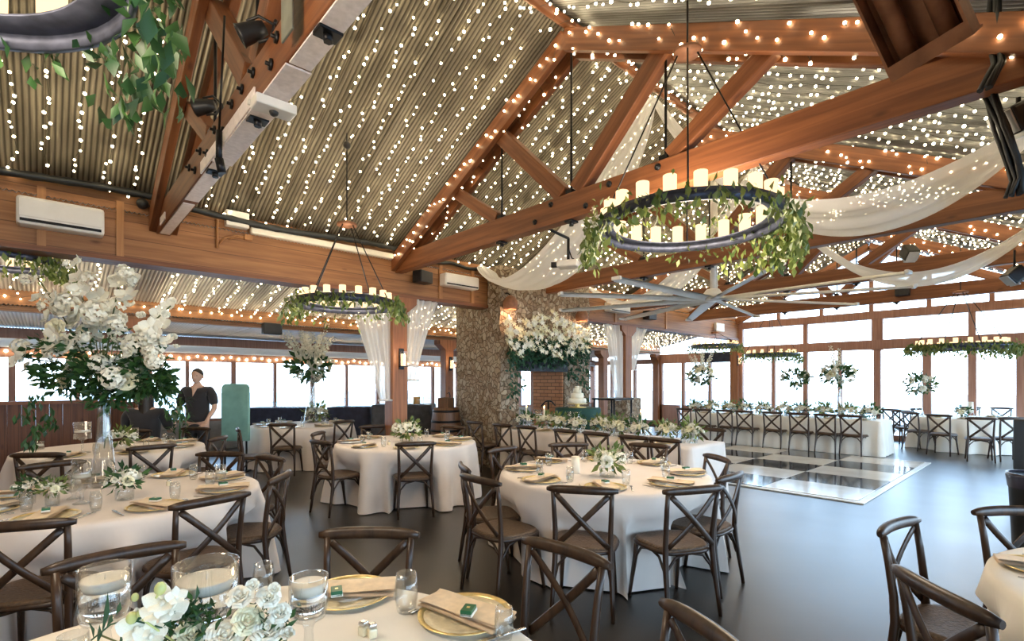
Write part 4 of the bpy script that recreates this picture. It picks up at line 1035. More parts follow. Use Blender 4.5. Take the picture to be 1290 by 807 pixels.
for i, v in enumerate((3.62,)): chair_uv(7.42, v, 6.4, v, 'dark cross-back chair behind the long table by the dance floor corner')
for i, v in enumerate((4.6, 5.7)): chair_uv(7.42, v, 6.4, v, 'dark cross-back chair behind the long table flowers, %s from the dance floor' % ORD[i + 1])
for i, px in enumerate((861, 885, 912, 937, 972, 1006, 1039, 1071)):
    q = at_u(px, 520, 12.60); chair_uv(12.60, q.y, 13.6, q.y, 'dark cross-back chair along the long head table, %s from its chimney end' % ORD[i])
for i, v in enumerate((3.1, 3.9, 4.7, 5.5, 6.4)): chair_uv(14.30, v, 13.2, v, 'dark cross-back chair behind the long head table, %s from its open end' % ORD[i])
for i, (px, d) in enumerate(((1122, 13.2), (1135, 12.6))):
    put_chair(((px - HX) / F * d, d), ((px + 40 - HX) / F * d, d + .4), 'dark cross-back chair %s the head table end and the end wall' % ('between', 'standing loose between')[i])
# ================================================================== SETTINGS
m = MB(); m.lathe([(.146, .0135), (.158, .017), (.166, .019), (.166, .015), (.155, .012), (.146, .0105)], seg=40, close=True); rim_me = m.mesh('rim', gold)
m = MB(); m.lathe([(0, .005), (.07, .005), (.075, .0065), (.08, .005), (.118, .008), (.146, .0135), (.146, .0105), (.118, .004), (.09, 0), (0, 0)], seg=36); well_me = m.mesh('plate_well', gold_plate)
CHG = thing('charger_plate', 'p', 'plate', group='gold-rimmed charger plates'); part('rim', rim_me, CHG); part('plate_well', well_me, CHG)
def napkin_mesh():
    m = MB()
    for k in range(3):
        z0 = .020 + k * .006; w = .066 - k * .005; off = k * .010
        def fn(s, t, z0=z0, w=w, off=off):
            x = -.175 + .35 * s; y = (t - .5) * 2 * w + off * (s - .3)
            return Vector((x, y, z0 + .003 * math.sin(s * 5 + k) + .007 * max(0, 1 - abs(t - (0 if k % 2 else 1)) * 6) - .012 * max(0, abs(x) - .12) * 10 * .5))
        m.sheet(fn, 14, 8)
        b = fn
        m.sheet(lambda s, t: b(s, 1 - t) - Vector((0, 0, .004)), 14, 8)
    return m.mesh('folded_napkin', napkin_m)
nap_me = napkin_mesh()
def tumbler_mesh(mat, h=.125, r=.034):
    m = MB(); m.lathe([(0, 0), (r * .72, 0), (r * .80, .004), (r * .98, h * .35), (r * 1.0, h * .6), (r * .86, h), (r * .80, h), (r * .94, h * .6), (r * .92, h * .35), (r * .74, .012), (0, .012)], seg=28)
    return m.mesh('tumbler', mat)
tum_hi = tumbler_mesh(glass_m, .125, .037); tum_me = tumbler_mesh(glass_m)
m = MB(); m.lathe([(0, 0), (.033, 0), (.033, .003), (.006, .008), (.004, .03), (.004, .085), (.012, .092), (.034, .125), (.036, .155), (.031, .19), (.029, .19), (.034, .155), (.031, .127), (.005, .097), (0, .096)], seg=20); wine_me = m.mesh('wine_glass', glass_m)
def fork_me_():
    m = MB(); m.tube([(0, -.10, .004), (0, -.02, .006), (0, .04, .010)], [.006, .004, .003], 8, ry=.0018, up=(0, 0, 1))
    m.bbox((0, .052, .009), (.022, .026, .003), .001)
    for i in range(4): m.tube([(-.009 + i * .006, .062, .008), (-.009 + i * .006, .10, .005)], .0017, 5)
    return m.mesh('fork', silver)
def knife_me_():
    m = MB(); m.bbox((0, -.06, .005), (.012, .09, .006), .002); m.prism([(-.007, -.015), (.006, -.015), (.008, .06), (.002, .11), (-.007, .10)], .003, .006); return m.mesh('knife', silver)
fork_me = fork_me_(); knife_me = knife_me_()
m = MB(); m.bbox((0, 0, .012), (.058, .040, .020), .002); fav_me = m.mesh('lid_wrap', favor_green)
m = MB(); m.bbox((.001, -.001, .006), (.060, .042, .010), .001); favb_me = m.mesh('tray', box_white)
FAV = thing('favour_box', 'p', 'box', group='small green favour boxes'); part('lid_wrap', fav_me, FAV); part('tray', favb_me, FAV)
m = MB(); m.bbox((0, 0, .0225), (.011, .011, .001), .0004); part('emblem', m.mesh('emblem', gold), FAV)
started = {'c': False, 'f': False}
def simple(name, me, loc, rz, label, cat, group, scale=None):
    o = bpy.data.objects.new(name, me); link(o); o.location = loc; o.rotation_euler = (0, 0, rz)
    if scale: o.scale = (scale,) * 3
    return tag(o, uniq(label), cat, group)
def charger(loc, rz, label):
    if not started['c']:
        started['c'] = True; CHG.location = loc; CHG.rotation_euler = (0, 0, rz); CHG['label'] = uniq(label); return CHG
    return place_copy(CHG, loc, rz, uniq(label))
def favour(loc, rz, label):
    if not started['f']:
        started['f'] = True; FAV.location = loc; FAV.rotation_euler = (0, 0, rz); FAV['label'] = uniq(label); return FAV
    return place_copy(FAV, loc, rz, uniq(label))
def setting(c, ang, rad, mini, where, lvl, ztop=ZT):
    """place setting at angle ang (hall frame) around table centre c"""
    out = Vector((math.cos(ang), math.sin(ang), 0)); side = Vector((-out.y, out.x, 0)); z = Vector((0, 0, ztop + .001))
    p = Vector((c.x, c.y, 0)) + out * rad + z
    charger(p, ang, 'gold-rimmed charger plate on the %s, %s' % (mini, where))
    simple('napkin', nap_me, p + Vector((0, 0, .004)), ang + .25, 'folded tan napkin on the charger at the %s, %s' % (mini, where), 'napkin', 'folded tan napkins')
    favour(p + Vector((0, 0, .043)), ang + .6, 'small green favour box on the napkin at the %s, %s' % (mini, where))
    tm = tum_hi if lvl >= 2 else tum_me
    simple('tumbler', tm, p - out * .17 + side * .17, 0, 'clear stemless tumbler on the %s, %s' % (mini, where), 'glass', 'clear tumblers')
    if lvl >= 1:
        simple('fork', fork_me, p + side * .20 - out * .01, ang + PI / 2, 'silver fork on the %s, %s' % (mini, where), 'fork', 'silver forks')
        simple('knife', knife_me, p - side * .20 - out * .01, ang + PI / 2, 'silver knife on the %s, %s' % (mini, where), 'knife', 'silver knives')
def settings(key, angs, lvl):
    ld, R, c, desc, mini = TABLES[key]
    for dl, where in angs:
        a = toward(dl); setting(c, a, R - .20, mini, where, lvl)
S8 = [((0, -1), 'near side'), ((.7, -.7), 'near right'), ((1, 0), 'right side'), ((.7, .7), 'far right'), ((0, 1), 'far side'), ((-.7, .7), 'far left'), ((-1, 0), 'left side'), ((-.7, -.7), 'near left')]
def rot8(off): 
    r = []
    for (x, y), w in S8:
        a = math.atan2(y, x) + off; r.append(((math.cos(a), math.sin(a)), w))
    return r
settings('left', rot8(.12), 1); settings('mid', rot8(-.15), 1); settings('side', rot8(.2), 0); settings('leftback', rot8(.1)[:5], 0); settings('post', rot8(.1), 0)
settings('right', [((-.55, .6), 'far left'), ((-.95, -.1), 'left side'), ((.2, 1), 'far side')], 1); settings('end', rot8(.1)[:3] + rot8(.1)[6:], 0)
# nearest table: settings where the photo shows them
TC = TABLES['fg'][2]
def near_set(px, py, favour_at, where, nap_rot, full=True):
    p = at_z(px, py, ZT + .006); p.z = ZT + .001
    a = math.atan2(p.y - TC.y, p.x - TC.x)
    charger(p, a, 'gold-rimmed charger plate on the nearest table, ' + where)
    simple('napkin', nap_me, p + Vector((0, 0, .004)), nap_rot, 'folded tan napkin on the nearest table, ' + where, 'napkin', 'folded tan napkins')
    q = at_z(favour_at[0], favour_at[1], ZT + .05); favour(Vector((q.x, q.y, ZT + .043)), a + .5, 'small green favour box on the nearest table, ' + where)
rz_nap = toward((1, -.75))
near_set(586, 775, (590, 770), 'below the tumbler', rz_nap)
near_set(440, 748, (424, 746), 'by the small candle goblet', toward((1, .1)))
q = at_z(512, 770, ZT); simple('tumbler', tum_hi, Vector((q.x, q.y, ZT + .001)), 0, 'clear tumbler between the two plates of the nearest table', 'glass', 'clear tumblers', 1.12)
q = at_z(332, 752, ZT); simple('tumbler', tum_hi, Vector((q.x, q.y, ZT + .001)), 0, 'clear tumbler behind the white roses of the nearest table', 'glass', 'clear tumblers', 1.05)
q = at_z(92, 862, ZT); simple('tumbler', tum_hi, Vector((q.x, q.y, ZT + .001)), 0, 'clear tumbler beside the medium candle goblet', 'glass', 'clear tumblers', 1.1)
q = at_z(635, 806, ZT); simple('tumbler', tum_hi, Vector((q.x, q.y, ZT + .001)), 0, 'clear tumbler overlapping the gold plate edge of the nearest table', 'glass', 'clear tumblers', .85)
def cutl(kind, me, p0, p1, label):
    a = at_z(p0[0], p0[1], ZT); b = at_z(p1[0], p1[1], ZT); c = (a + b) / 2; d = b - a
    simple(kind, me, Vector((c.x, c.y, ZT + .001)), math.atan2(d.y, d.x) - PI / 2, label, kind, 'silver forks' if kind == 'fork' else 'silver knives')
cutl('fork', fork_me, (520, 772), (567, 752), 'silver fork between tumbler and gold plate of the nearest table')
cutl('knife', knife_me, (655, 795), (600, 812), 'silver knife past the gold plate of the nearest table')
cutl('fork', fork_me, (464, 762), (492, 744), 'silver fork by the empty tumbler of the nearest table')
# salt and pepper
for k, (px, py) in enumerate(((458, 800), (469, 803))):
    q = at_z(px, py, ZT); t = thing('shaker', ('glass and gold shaker on the nearest table, %s of the pair' % ('first', 'second')[k]), 'shaker', (q.x, q.y, ZT + .001), .4 + k)
    m = MB(); m.bbox((0, 0, .016), (.028, .028, .032), .006); m.build('jar', gold_plate, t); m = MB(); m.bbox((0, 0, .040), (.026, .026, .014), .005); m.build('cap', silver, t)
# ------------------------------------------------------------------ floating-candle goblets
def goblet(px, d, R, zrim, zbot, label):
    p = at_d(px, 600, d); t = thing('candle_goblet', label, 'candle holder', (p.x, p.y, ZT + .001)); z0 = zbot - ZT; h = zrim - ZT; wl = z0 + (h - z0) * .60; w = .0035
    m = MB()
    m.lathe([(0, 0), (R * .72, 0), (R * .72, .006), (R * .3, .014), (R * .22, .03), (R * .28, z0 * .5), (R * .22, z0 - .03), (R * .34, z0 - .012), (R * .86, z0 + .004), (R, z0 + .035), (R, h), (R - w, h), (R - w, z0 + .04), (R * .82, z0 + .012), (0, z0 + .006)], seg=44)
    m.build('glass', glass_m, t)
    m = MB(); r = R - w - .0015; m.lathe([(0, z0 + .008), (R * .80, z0 + .014), (r, z0 + .042), (r, wl), (0, wl)], seg=36); m.build('water', water_m, t)
    c = thing('floating_candle', 'broad ivory floating candle in the ' + label.split(' on ')[0], 'candle', (p.x, p.y, ZT + .001 + wl - .004))
    m = MB(); rr = r * .975; m.lathe([(0, 0), (rr * .8, 0), (rr, .028), (rr * .98, .036), (rr * .9, .034), (0, .030)], seg=36); m.build('wax', wax, c)
    m = MB(); m.tube([(0, 0, .028), (.001, 0, .046)], .0012, 5); m.build('wick', box_white, c)
goblet(260, 1.45, .083, 1.075, .885, 'tall glass goblet, the largest, on the nearest table')
goblet(132, 1.50, .066, 1.045, .885, 'medium glass goblet before the chair rail on the nearest table')
goblet(389, 1.45, .053, 1.035, .915, 'small glass goblet beside the gold plate on the nearest table')
# ================================================================== FLOWERS
def rose_mesh(name, mat, layers=5, open_=1.0, seed=1):
    rnd = random.Random(seed); m = MB()
    m.sphere((0, 0, .25), .14, 8, 6, (1, 1, 1.6))
    for l in range(layers):
        n = 3 + l; rt = (.10 + .16 * l) * open_; rb = .06 + .07 * l; ht = .70 - .09 * l; w = 2.5 * PI / n
        for k in range(n):
            a = 2 * PI * (k + .5 * (l % 2)) / n + rnd.uniform(-.2, .2); hh = ht * rnd.uniform(.92, 1.06)
            def fn(s, t, a=a, rt=rt, rb=rb, w=w, hh=hh, l=l):
                u = 2 * s - 1; th = a + .5 * u * w * (.55 + .45 * math.sin(PI * min(.9, t * .9 + .1)))
                e = 1 - .28 * u * u * t
                r = rb + (rt - rb) * math.sin(PI / 2 * t) ** .8 + (.09 + .035 * l) * max(0, t - .72) * 3 + .03 * u * u
                return Vector((r * math.cos(th), r * math.sin(th), -.12 + (hh + .12) * t * e - (.16 + .05 * l) * max(0, t - .75) * 2))
            m.sheet(fn, 5, 5)
    return m.mesh(name, mat)
rose_me = rose_mesh('blossom', petal, 5, 1.0, 1); rose_cream = rose_mesh('cream_blossom', petal_cream, 5, 1.0, 2); rose_lo = rose_mesh('small_blossom', petal, 3, 1.1, 3)
def hydrangea_mesh(seed=4):
    rnd = random.Random(seed); m = MB()
    for i in range(70):
        d = rv().normalized()
        if d.z < -.45: continue
        p = d * (.85 + rnd.uniform(-.1, .1)); t = d.orthogonal().normalized(); b = d.cross(t); a0 = rnd.uniform(0, 2)
        for k in range(4):
            a = a0 + k * PI / 2; q = t * math.cos(a) + b * math.sin(a); m.leaf(p, (q + d * .25), d, .30, .26, .1)
    return m.mesh('hydrangea_head', petal)
hyd_me = hydrangea_mesh()
def spike_mesh(seed=5, mat=None):
    """tall flowering stem: florets up a stalk, unit length"""
    rnd = random.Random(seed); m = MB()
    m.tube([(0, 0, 0), (.02, 0, .5), (.0, .03, 1)], [.014, .010, .005], 5)
    for i in range(40):
        t = .22 + .78 * i / 40; a = i * 2.4; r = .105 * (1.15 - t * .8)
        c = Vector((math.cos(a) * .02, math.sin(a) * .02, t)); d = Vector((math.cos(a), math.sin(a), .5))
        for k in range(3): m.leaf(c, d + rv(.55), rv(), r * rnd.uniform(.8, 1.3), r * .75, .2)
    return m.mesh('flower_spike', mat or petal)
spike_me = spike_mesh()
def orchid_mesh(seed=6):
    rnd = random.Random(seed); m = MB()
    for a, L, w in ((PI / 2, 1.0, .75), (PI / 2 + 1.3, 1.0, 1.1), (PI / 2 - 1.3, 1.0, 1.1), (-PI / 2 + .65, .9, .7), (-PI / 2 - .65, .9, .7)):
        d = Vector((math.cos(a), math.sin(a), .18)); sd = Vector((-math.sin(a), math.cos(a), 0))
        def fn(s, t, d=d, sd=sd, L=L, w=w):
            return d * (L * t) + sd * ((s - .5) * w * math.sin(PI * min(1, t * .92 + .06)) ** .7) + Vector((0, 0, .22 * t * t - .25 * (s - .5) ** 2))
        m.sheet(fn, 5, 5)
    m.sphere((0, -.12, .12), .16, 8, 6, (1, 1.2, .8)); return m.mesh('orchid_bloom', petal)
orchid_me = orchid_mesh()
def foliage_mb(n, rad, L, wr=.45, up=.2, squash=(1, 1, .8), off=(0, 0, 0)):
    m = MB()
    for i in range(n):
        d = rv().normalized(); d.z = d.z + up
        p = Vector((d.x * squash[0], d.y * squash[1], d.z * squash[2])) * rad * random.uniform(.35, .95) + Vector(off)
        l = L * random.uniform(.6, 1.25); m.leaf(p, d + rv(.5), rv(), l, l * wr, .2)
    return m
def low_bouquet(p, r, nb, label, seed=0, vase='bowl', spread=1.0, group='low white bouquets'):
    random.seed(seed + 100)
    t = thing('flower_bouquet', uniq(label), 'flowers', p, group=group)
    m = MB(); vr = r * .42
    m.lathe([(0, 0), (vr, 0), (vr * 1.05, .004), (vr * 1.1, .07), (vr * 1.0, .085), (vr * .95, .085), (vr * 1.02, .07), (vr * .96, .008), (0, .008)], seg=18); m.build('vase', glass_m, t)
    f = foliage_mb(int(70 * spread), r * .95, r * .55, .42, .25, (1, 1, .75), (0, 0, .085 + r * .40)); f.build('foliage', leaf_dark if seed % 3 == 0 else leaf_mid, t)
    for i in range(nb):
        a = i * 2.4 + seed; q = ((i + .5) / nb) ** .5
        d = Vector((math.cos(a) * q, math.sin(a) * q, .15 + .75 * (1 - q * q)))
        c = Vector((d.x * r * .85, d.y * r * .85, .075 + r * .35 + d.z * r * .55)); qq = d.to_track_quat('Z', 'Y').to_euler()
        part('blossom', (rose_me, rose_cream, hyd_me, rose_lo)[(i * 7 + seed) % 4], t, c, qq, r * random.uniform(.27, .40))
    return t
def jar_bunch(p, label):
    return low_bouquet(p, .095, 5, label, int(p.x * 97) % 50)
def on_table(px, py, z=ZT + .001):
    q = at_z(px, py, z); return Vector((q.x, q.y, z))
low_bouquet(on_table(765, 600), .155, 11, 'low white rose bouquet at the centre of the middle round table', 1)
low_bouquet(on_table(157, 629), .125, 9, 'low cream bouquet with dark leaves on the tall-flower table', 3)
low_bouquet(on_table(66, 637), .085, 5, 'small cream bouquet in a glass on the tall-flower table', 4)
low_bouquet(on_table(36, 634), .085, 5, 'small cream bouquet nearest the left edge of the tall-flower table', 6)
low_bouquet(on_table(512, 556), .20, 12, 'low white bouquet on the table before the wine barrel', 5)
low_bouquet(on_table(152, 567), .16, 7, 'low greenish bouquet on the table by the standing person', 7)
low_bouquet(on_table(400, 531), .24, 12, 'low spreading white bouquet on the table by the navy buffet', 8)
low_bouquet(on_table(1213, 527), .16, 9, 'low white bouquet on the round table by the end windows', 9)
for i in range(9):
    v = LT1[2] + .22 + i * (LT1[3] - LT1[2] - .4) / 8
    low_bouquet(Vector((6.5 + .06 * math.sin(i * 2), v, ZT + .001)), .17, 13, 'low white bouquet along the fireplace long table, %s from dance floor' % ORD[i], 10 + i)
for i in range(10):
    v = LT2[2] + .25 + i * (LT2[3] - LT2[2] - .45) / 9
    low_bouquet(Vector((13.3 + .05 * math.sin(i * 2), v, ZT + .001)), .20, 12, 'low white bouquet along the long head table, %s from open end' % ORD[i], 30 + i)
# glasses and candles on the long tables
for i in range(9):
    v = LT1[2] + .3 + i * .40
    simple('wine_glass', wine_me, Vector((6.24, v, ZT + .001)), 0, 'clear wine glass along the fireplace long table, %s from dance floor' % ORD[i], 'glass', 'wine glasses on the long tables')
for i in range(9):
    v = LT2[2] + .3 + i * .48
    simple('wine_glass', wine_me, Vector((13.1, v, ZT + .001)), 0, 'clear wine glass along the long head table, %s from open end' % ORD[i], 'glass', 'wine glasses on the long tables')
for i in range(6):
    v = LT1[2] + .45 + i * .58
    a = i * 1.0; setting(Vector((6.2, v, 0)), PI, .0, 'fireplace long table', '%s from dance floor' % ORD[i], 0)
for i in range(7):
    v = LT2[2] + .35 + i * .60
    setting(Vector((13.12, v, 0)), PI, .0, 'long head table', '%s from open end' % ORD[i], 0)
def pillar_candle(p, label, h=.15, r=.036, holder=.0, lit=False):
    t = thing('pillar_candle', uniq(label), 'candle', p)
    if holder:
        m = MB(); m.lathe([(0, 0), (.04, 0), (.04, .006), (.008, .014), (.008, holder - .02), (.035, holder - .006), (.04, holder), (0, holder)], seg=18); m.build('holder', glass_m, t)
    m = MB(); m.lathe([(0, holder), (r, holder), (r, holder + h), (r * .8, holder + h - .006), (0, holder + h - .008)], seg=18); m.build('wax', wax, t)
    if lit:
        m = MB(); m.lathe([(0, holder + h), (.010, holder + h + .012), (.007, holder + h + .03), (0, holder + h + .05)], seg=8); m.build('flame', flame_m, t)
pillar_candle(on_table(725, 596), 'ivory pillar candle on the middle round table', .155, .038)
pillar_candle(on_table(1223, 525), 'white pillar candle on the round table by the end windows', .26, .05, .1)
q = on_table(718, 603)
def shaker_pair(px, py, label):
    q = on_table(px, py); t = thing('shaker', uniq(label), 'shaker', q)
    m = MB(); m.bbox((0, 0, .02), (.034, .034, .04), .006); m.build('jar', gold_plate, t); m = MB(); m.lathe([(0, .04), (.016, .04), (.014, .052), (0, .055)], seg=12); m.build('cap', silver, t)
shaker_pair(717, 604, 'small glass and gold shaker on the middle round table'); shaker_pair(213, 612, 'small glass and gold shaker on the tall-flower table'); shaker_pair(490, 560, 'small shaker on the table before the wine barrel')
def cylinder_vase(px, py, r, h, label, stem=0.0):
    q = on_table(px, py); t = thing('hurricane_glass', uniq(label), 'candle holder', q)
    m = MB(); b = stem
    if stem: m.lathe([(0, 0), (r * .9, 0), (r * .9, .006), (.012, .02), (.012, b - .02), (r * .5, b)], seg=20)
    m.lathe([(0, b), (r, b + .004), (r, b + h), (r - .004, b + h), (r - .004, b + .01), (0, b + .01)], seg=24); m.build('glass', glass_m, t)
    m = MB(); m.lathe([(0, b + .01 + h * .35), (r * .9, b + .01 + h * .35), (r * .9, b + .03 + h * .35), (0, b + .03 + h * .35)], seg=20); m.build('floating_candle', wax, t)
cylinder_vase(103, 634, .055, .20, 'clear stemmed candle cylinder on the tall-flower table', .10)
cylinder_vase(93, 628, .045, .14, 'clear low candle cylinder on the tall-flower table', .05)
cylinder_vase(278, 612, .04, .12, 'clear glass cylinder at the far right of the tall-flower table', .05)
cylinder_vase(104, 570, .085, .20, 'tall stemmed candle glass before the plank fence', .16)
cylinder_vase(48, 566, .06, .10, 'short candle glass by the fence at the left edge')
cylinder_vase(168, 562, .06, .16, 'stemmed candle glass beside the dark seated figure', .08)
cylinder_vase(722, 541, .10, .26, 'clear cylinder on the fireplace long table, before the green cloth', .05)
cylinder_vase(768, 545, .09, .2, 'clear cylinder on the fireplace long table beside the stone plinth', .05)
cylinder_vase(801, 548, .07, .24, 'tall narrow candle glass on the fireplace long table', .1)
cylinder_vase(678, 537, .08, .18, 'stemmed candle glass on the fireplace long table near the brick hearth', .14)
cylinder_vase(700, 540, .08, .14, 'stemmed candle glass below the wedding cake', .12)
for px, l in ((625, 'nearest the chimney corner'), (648, 'under the copper lantern'), (742, 'near the cake table')):
    q = at_v(px, 530, 6.7); pillar_candle(Vector((6.55 + (px - 640) * .002, min(6.7, 6.75 - (px - 625) * .02), ZT + .001)), 'lit taper candle on the fireplace long table, ' + l, .2, .014, .16, True)
# ------------------------------------------------------------------ nearest table bouquet: orchids, roses, olive sprigs
random.seed(42)
c = at_d(270, 800, 1.34); c.z = ZT + .001
fb = thing('flower_bouquet', 'low white rose and orchid centrepiece around the candle goblets', 'flowers', c, group='low white bouquets')
m = MB(); m.lathe([(0, 0), (.06, 0), (.075, .05), (.07, .07), (.06, .07), (.05, .01), (0, .01)], seg=18); m.build('vase', glass_m, fb)
def bl(px, py, d, me, s, aim=None, nm='blossom'):
    p = at_d(px, py, d) - c; a = aim or (at_d(645, 481, 0) + Vector((0, 0, 1.2)) - at_d(px, py, d)) + rv(.5)
    part(nm, me, fb, p, Vector(a).to_track_quat('Z', 'Y').to_euler(), s)
for px, py, s, me in ((303, 752, .040, rose_me), (338, 752, .036, rose_me), (312, 782, .046, rose_cream), (336, 795, .05, orchid_me), (282, 802, .055, orchid_me), (352, 772, .034, orchid_me), (318, 738, .030, rose_lo), (345, 742, .028, rose_lo), (362, 800, .035, rose_lo), (240, 800, .046, rose_cream)):
    bl(px, py, 1.33, rose_me if me is orchid_me else me, s * .92)
for px, py, s in ((205, 758, .045), (216, 770, .04), (196, 772, .036), (172, 790, .045), (190, 800, .04), (222, 752, .026)):
    bl(px, py, 1.30, orchid_me, s, nm='orchid_bloom')
bm2 = MB()
for px, py, r in ((202, 741, .014), (170, 752, .009), (166, 778, .013), (182, 806, .012), (176, 772, .008)): bm2.sphere(at_d(px, py, 1.30) - c, r, 8, 6, (1, 1, 1.25))
bm2.tube([at_d(202, 744, 1.30) - c, at_d(180, 780, 1.3) - c, at_d(230, 815, 1.33) - c], .003, 5)
bm2.build('buds', bud_m, fb)
m = MB()
for (x0, y0, x1, y1) in ((128, 800, 137, 744), (122, 812, 126, 786), (146, 775, 152, 757), (168, 786, 188, 762), (150, 812, 156, 792), (134, 790, 142, 772), (118, 805, 112, 782), (205, 790, 222, 768)):
    a = at_d(x0, y0, 1.30) - c; b = at_d(x1, y1, 1.30) - c; m.leaf(a, b - a, rv() + FWD * 2, (b - a).length, .014, .1)
m.tube([at_d(115, 806, 1.3) - c, at_d(140, 786, 1.3) - c, at_d(165, 780, 1.3) - c, at_d(210, 792, 1.32) - c, at_d(250, 812, 1.34) - c], .0022, 5)
m.build('olive_sprig', leaf_pine, fb)
m = MB()
for px, py in ((303, 775), (338, 775), (312, 800), (282, 812), (352, 790), (362, 805), (240, 810), (205, 775), (190, 805), (222, 770), (175, 800), (128, 800)):
    e_ = at_d(px, py, 1.33) - c; m.tube([Vector((0, 0, .02)), Vector((e_.x * .4, e_.y * .4, .09)), e_], .0025, 5)
m.build('stems', twig, fb)
m = MB()
for (px, py, n, r) in ((235, 785, 60, .05), (205, 800, 50, .05), (262, 790, 40, .05), (350, 785, 30, .035), (330, 765, 14, .025), (240, 770, 30, .03)):
    for i in range(n):
        p = at_d(px, py, 1.35) - c + rv(r); m.leaf(p, rv() + Vector((0, 0, .4)), rv(), random.uniform(.02, .045), .012, .2)
m.build('foliage', leaf_dark, fb)
# ------------------------------------------------------------------ tall arrangements
def tall_vase(t, h, r):
    m = MB(); m.lathe([(0, 0), (r * 1.5, 0), (r * 1.5, .006), (r * 1.1, .03), (r * .62, h * .45), (r * .5, h * .75), (r * .9, h), (r * .86, h), (r * .44, h * .75), (r * .55, h * .45), (r * 1.0, .035), (0, .015)], seg=26); m.build('vase', glass_m, t)
random.seed(77)
p = on_table(131, 612)
big = thing('tall_flower_arrangement', 'huge white rose and orchid arrangement on a tall glass vase', 'flowers', p)
tall_vase(big, 1.0, .075)
d_ = cam_ld(p)[1]
def rel(px, py, dd=0.0): return at_d(px, py, d_ + dd) - p
m = MB()
for (px, py, n, r) in ((95, 475, 330, .24), (180, 478, 330, .22), (135, 470, 330, .22), (130, 440, 200, .30), (150, 495, 160, .14), (200, 485, 120, .12), (70, 440, 90, .2), (200, 470, 70, .12), (140, 500, 90, .18), (60, 470, 60, .12), (185, 450, 90, .15)):
    for i in range(n):
        o = rv(r); o.z *= .55; q = rel(px, py) + o; L = random.uniform(.045, .10); m.leaf(q, o + Vector((0, 0, -.02)) + rv(.08), rv(), L, L * .45, .2)
for (px, py) in ((45, 500), (60, 520), (50, 540), (38, 555), (62, 530), (205, 500), (215, 515), (228, 520), (30, 520)):
    for i in range(16):
        q = rel(px, py) + rv(.06); m.leaf(q, Vector((random.uniform(-.5, .5), random.uniform(-.5, .5), -1)), rv(), random.uniform(.05, .09), .03, .2)
m.build('foliage', leaf_dark, big)
for (px, py, s, me) in ((150, 462, .10, rose_me), (168, 476, .09, rose_me), (158, 478, .08, rose_cream), (92, 468, .095, rose_cream), (108, 462, .08, rose_cream), (80, 480, .07, rose_cream), (120, 475, .06, hyd_me), (70, 415, .085, rose_cream), (82, 432, .08, rose_me), (65, 435, .07, hyd_me),
    (110, 430, .10, hyd_me), (130, 415, .09, hyd_me), (95, 402, .09, rose_me), (120, 395, .09, hyd_me), (150, 420, .07, hyd_me), (170, 435, .085, hyd_me), (195, 440, .085, hyd_me), (185, 425, .07, hyd_me), (205, 430, .06, rose_lo), (218, 425, .05, rose_lo), (178, 398, .05, rose_lo),
    (55, 385, .07, rose_lo), (48, 375, .06, orchid_me), (60, 398, .07, orchid_me), (85, 385, .09, hyd_me), (100, 380, .08, orchid_me), (125, 375, .08, orchid_me), (148, 388, .08, hyd_me), (160, 372, .08, orchid_me), (150, 355, .07, orchid_me), (165, 350, .06, orchid_me), (98, 350, .06, orchid_me), (92, 335, .055, orchid_me), (102, 365, .07, orchid_me), (88, 362, .06, orchid_me),
    (100, 330, .05, rose_lo), (155, 338, .05, rose_lo), (45, 352, .05, orchid_me), (30, 445, .07, orchid_me), (20, 455, .06, orchid_me), (35, 462, .06, orchid_me), (200, 395, .06, orchid_me), (212, 385, .05, orchid_me), (205, 408, .06, orchid_me), (190, 412, .07, orchid_me), (60, 445, .06, orchid_me), (140, 400, .08, rose_me), (110, 412, .07, rose_cream), (195, 455, .06, hyd_me), (128, 455, .07, rose_me)):
    dd = random.uniform(-.22, .12); q = rel(px, py, dd); aim = Vector((q.x, q.y, q.z - 1.0)) * .6 - FWD * .5 + rv(.3)
    part('blossom', me, big, q, aim.to_track_quat('Z', 'Y').to_euler(), s * 1.12)
    if len(KIDS[big.name]) < 97 and py < 470: part('blossom', (hyd_me, orchid_me, rose_lo)[px % 3], big, rel(px + random.uniform(-16, 16), py + random.uniform(-14, 14), random.uniform(-.3, -.05)), (aim + rv(.5)).to_track_quat('Z', 'Y').to_euler(), s * .9)
m = MB()
for (x0, y0, x1, y1) in ((120, 470, 95, 332), (130, 470, 155, 335), (140, 470, 215, 385), (120, 480, 30, 450), (115, 470, 48, 350), (131, 520, 131, 440)):
    a = rel(x0, y0); b = rel(x1, y1); m.tube([a, a.lerp(b, .5) + Vector((0, 0, .05)), b], .006, 5)
for i in range(5): m.tube([Vector((0, 0, .3 + .1 * i)), Vector((random.uniform(-.1, .1), random.uniform(-.1, .1), 1.15))], .004, 5)
m.build('stems', twig, big)
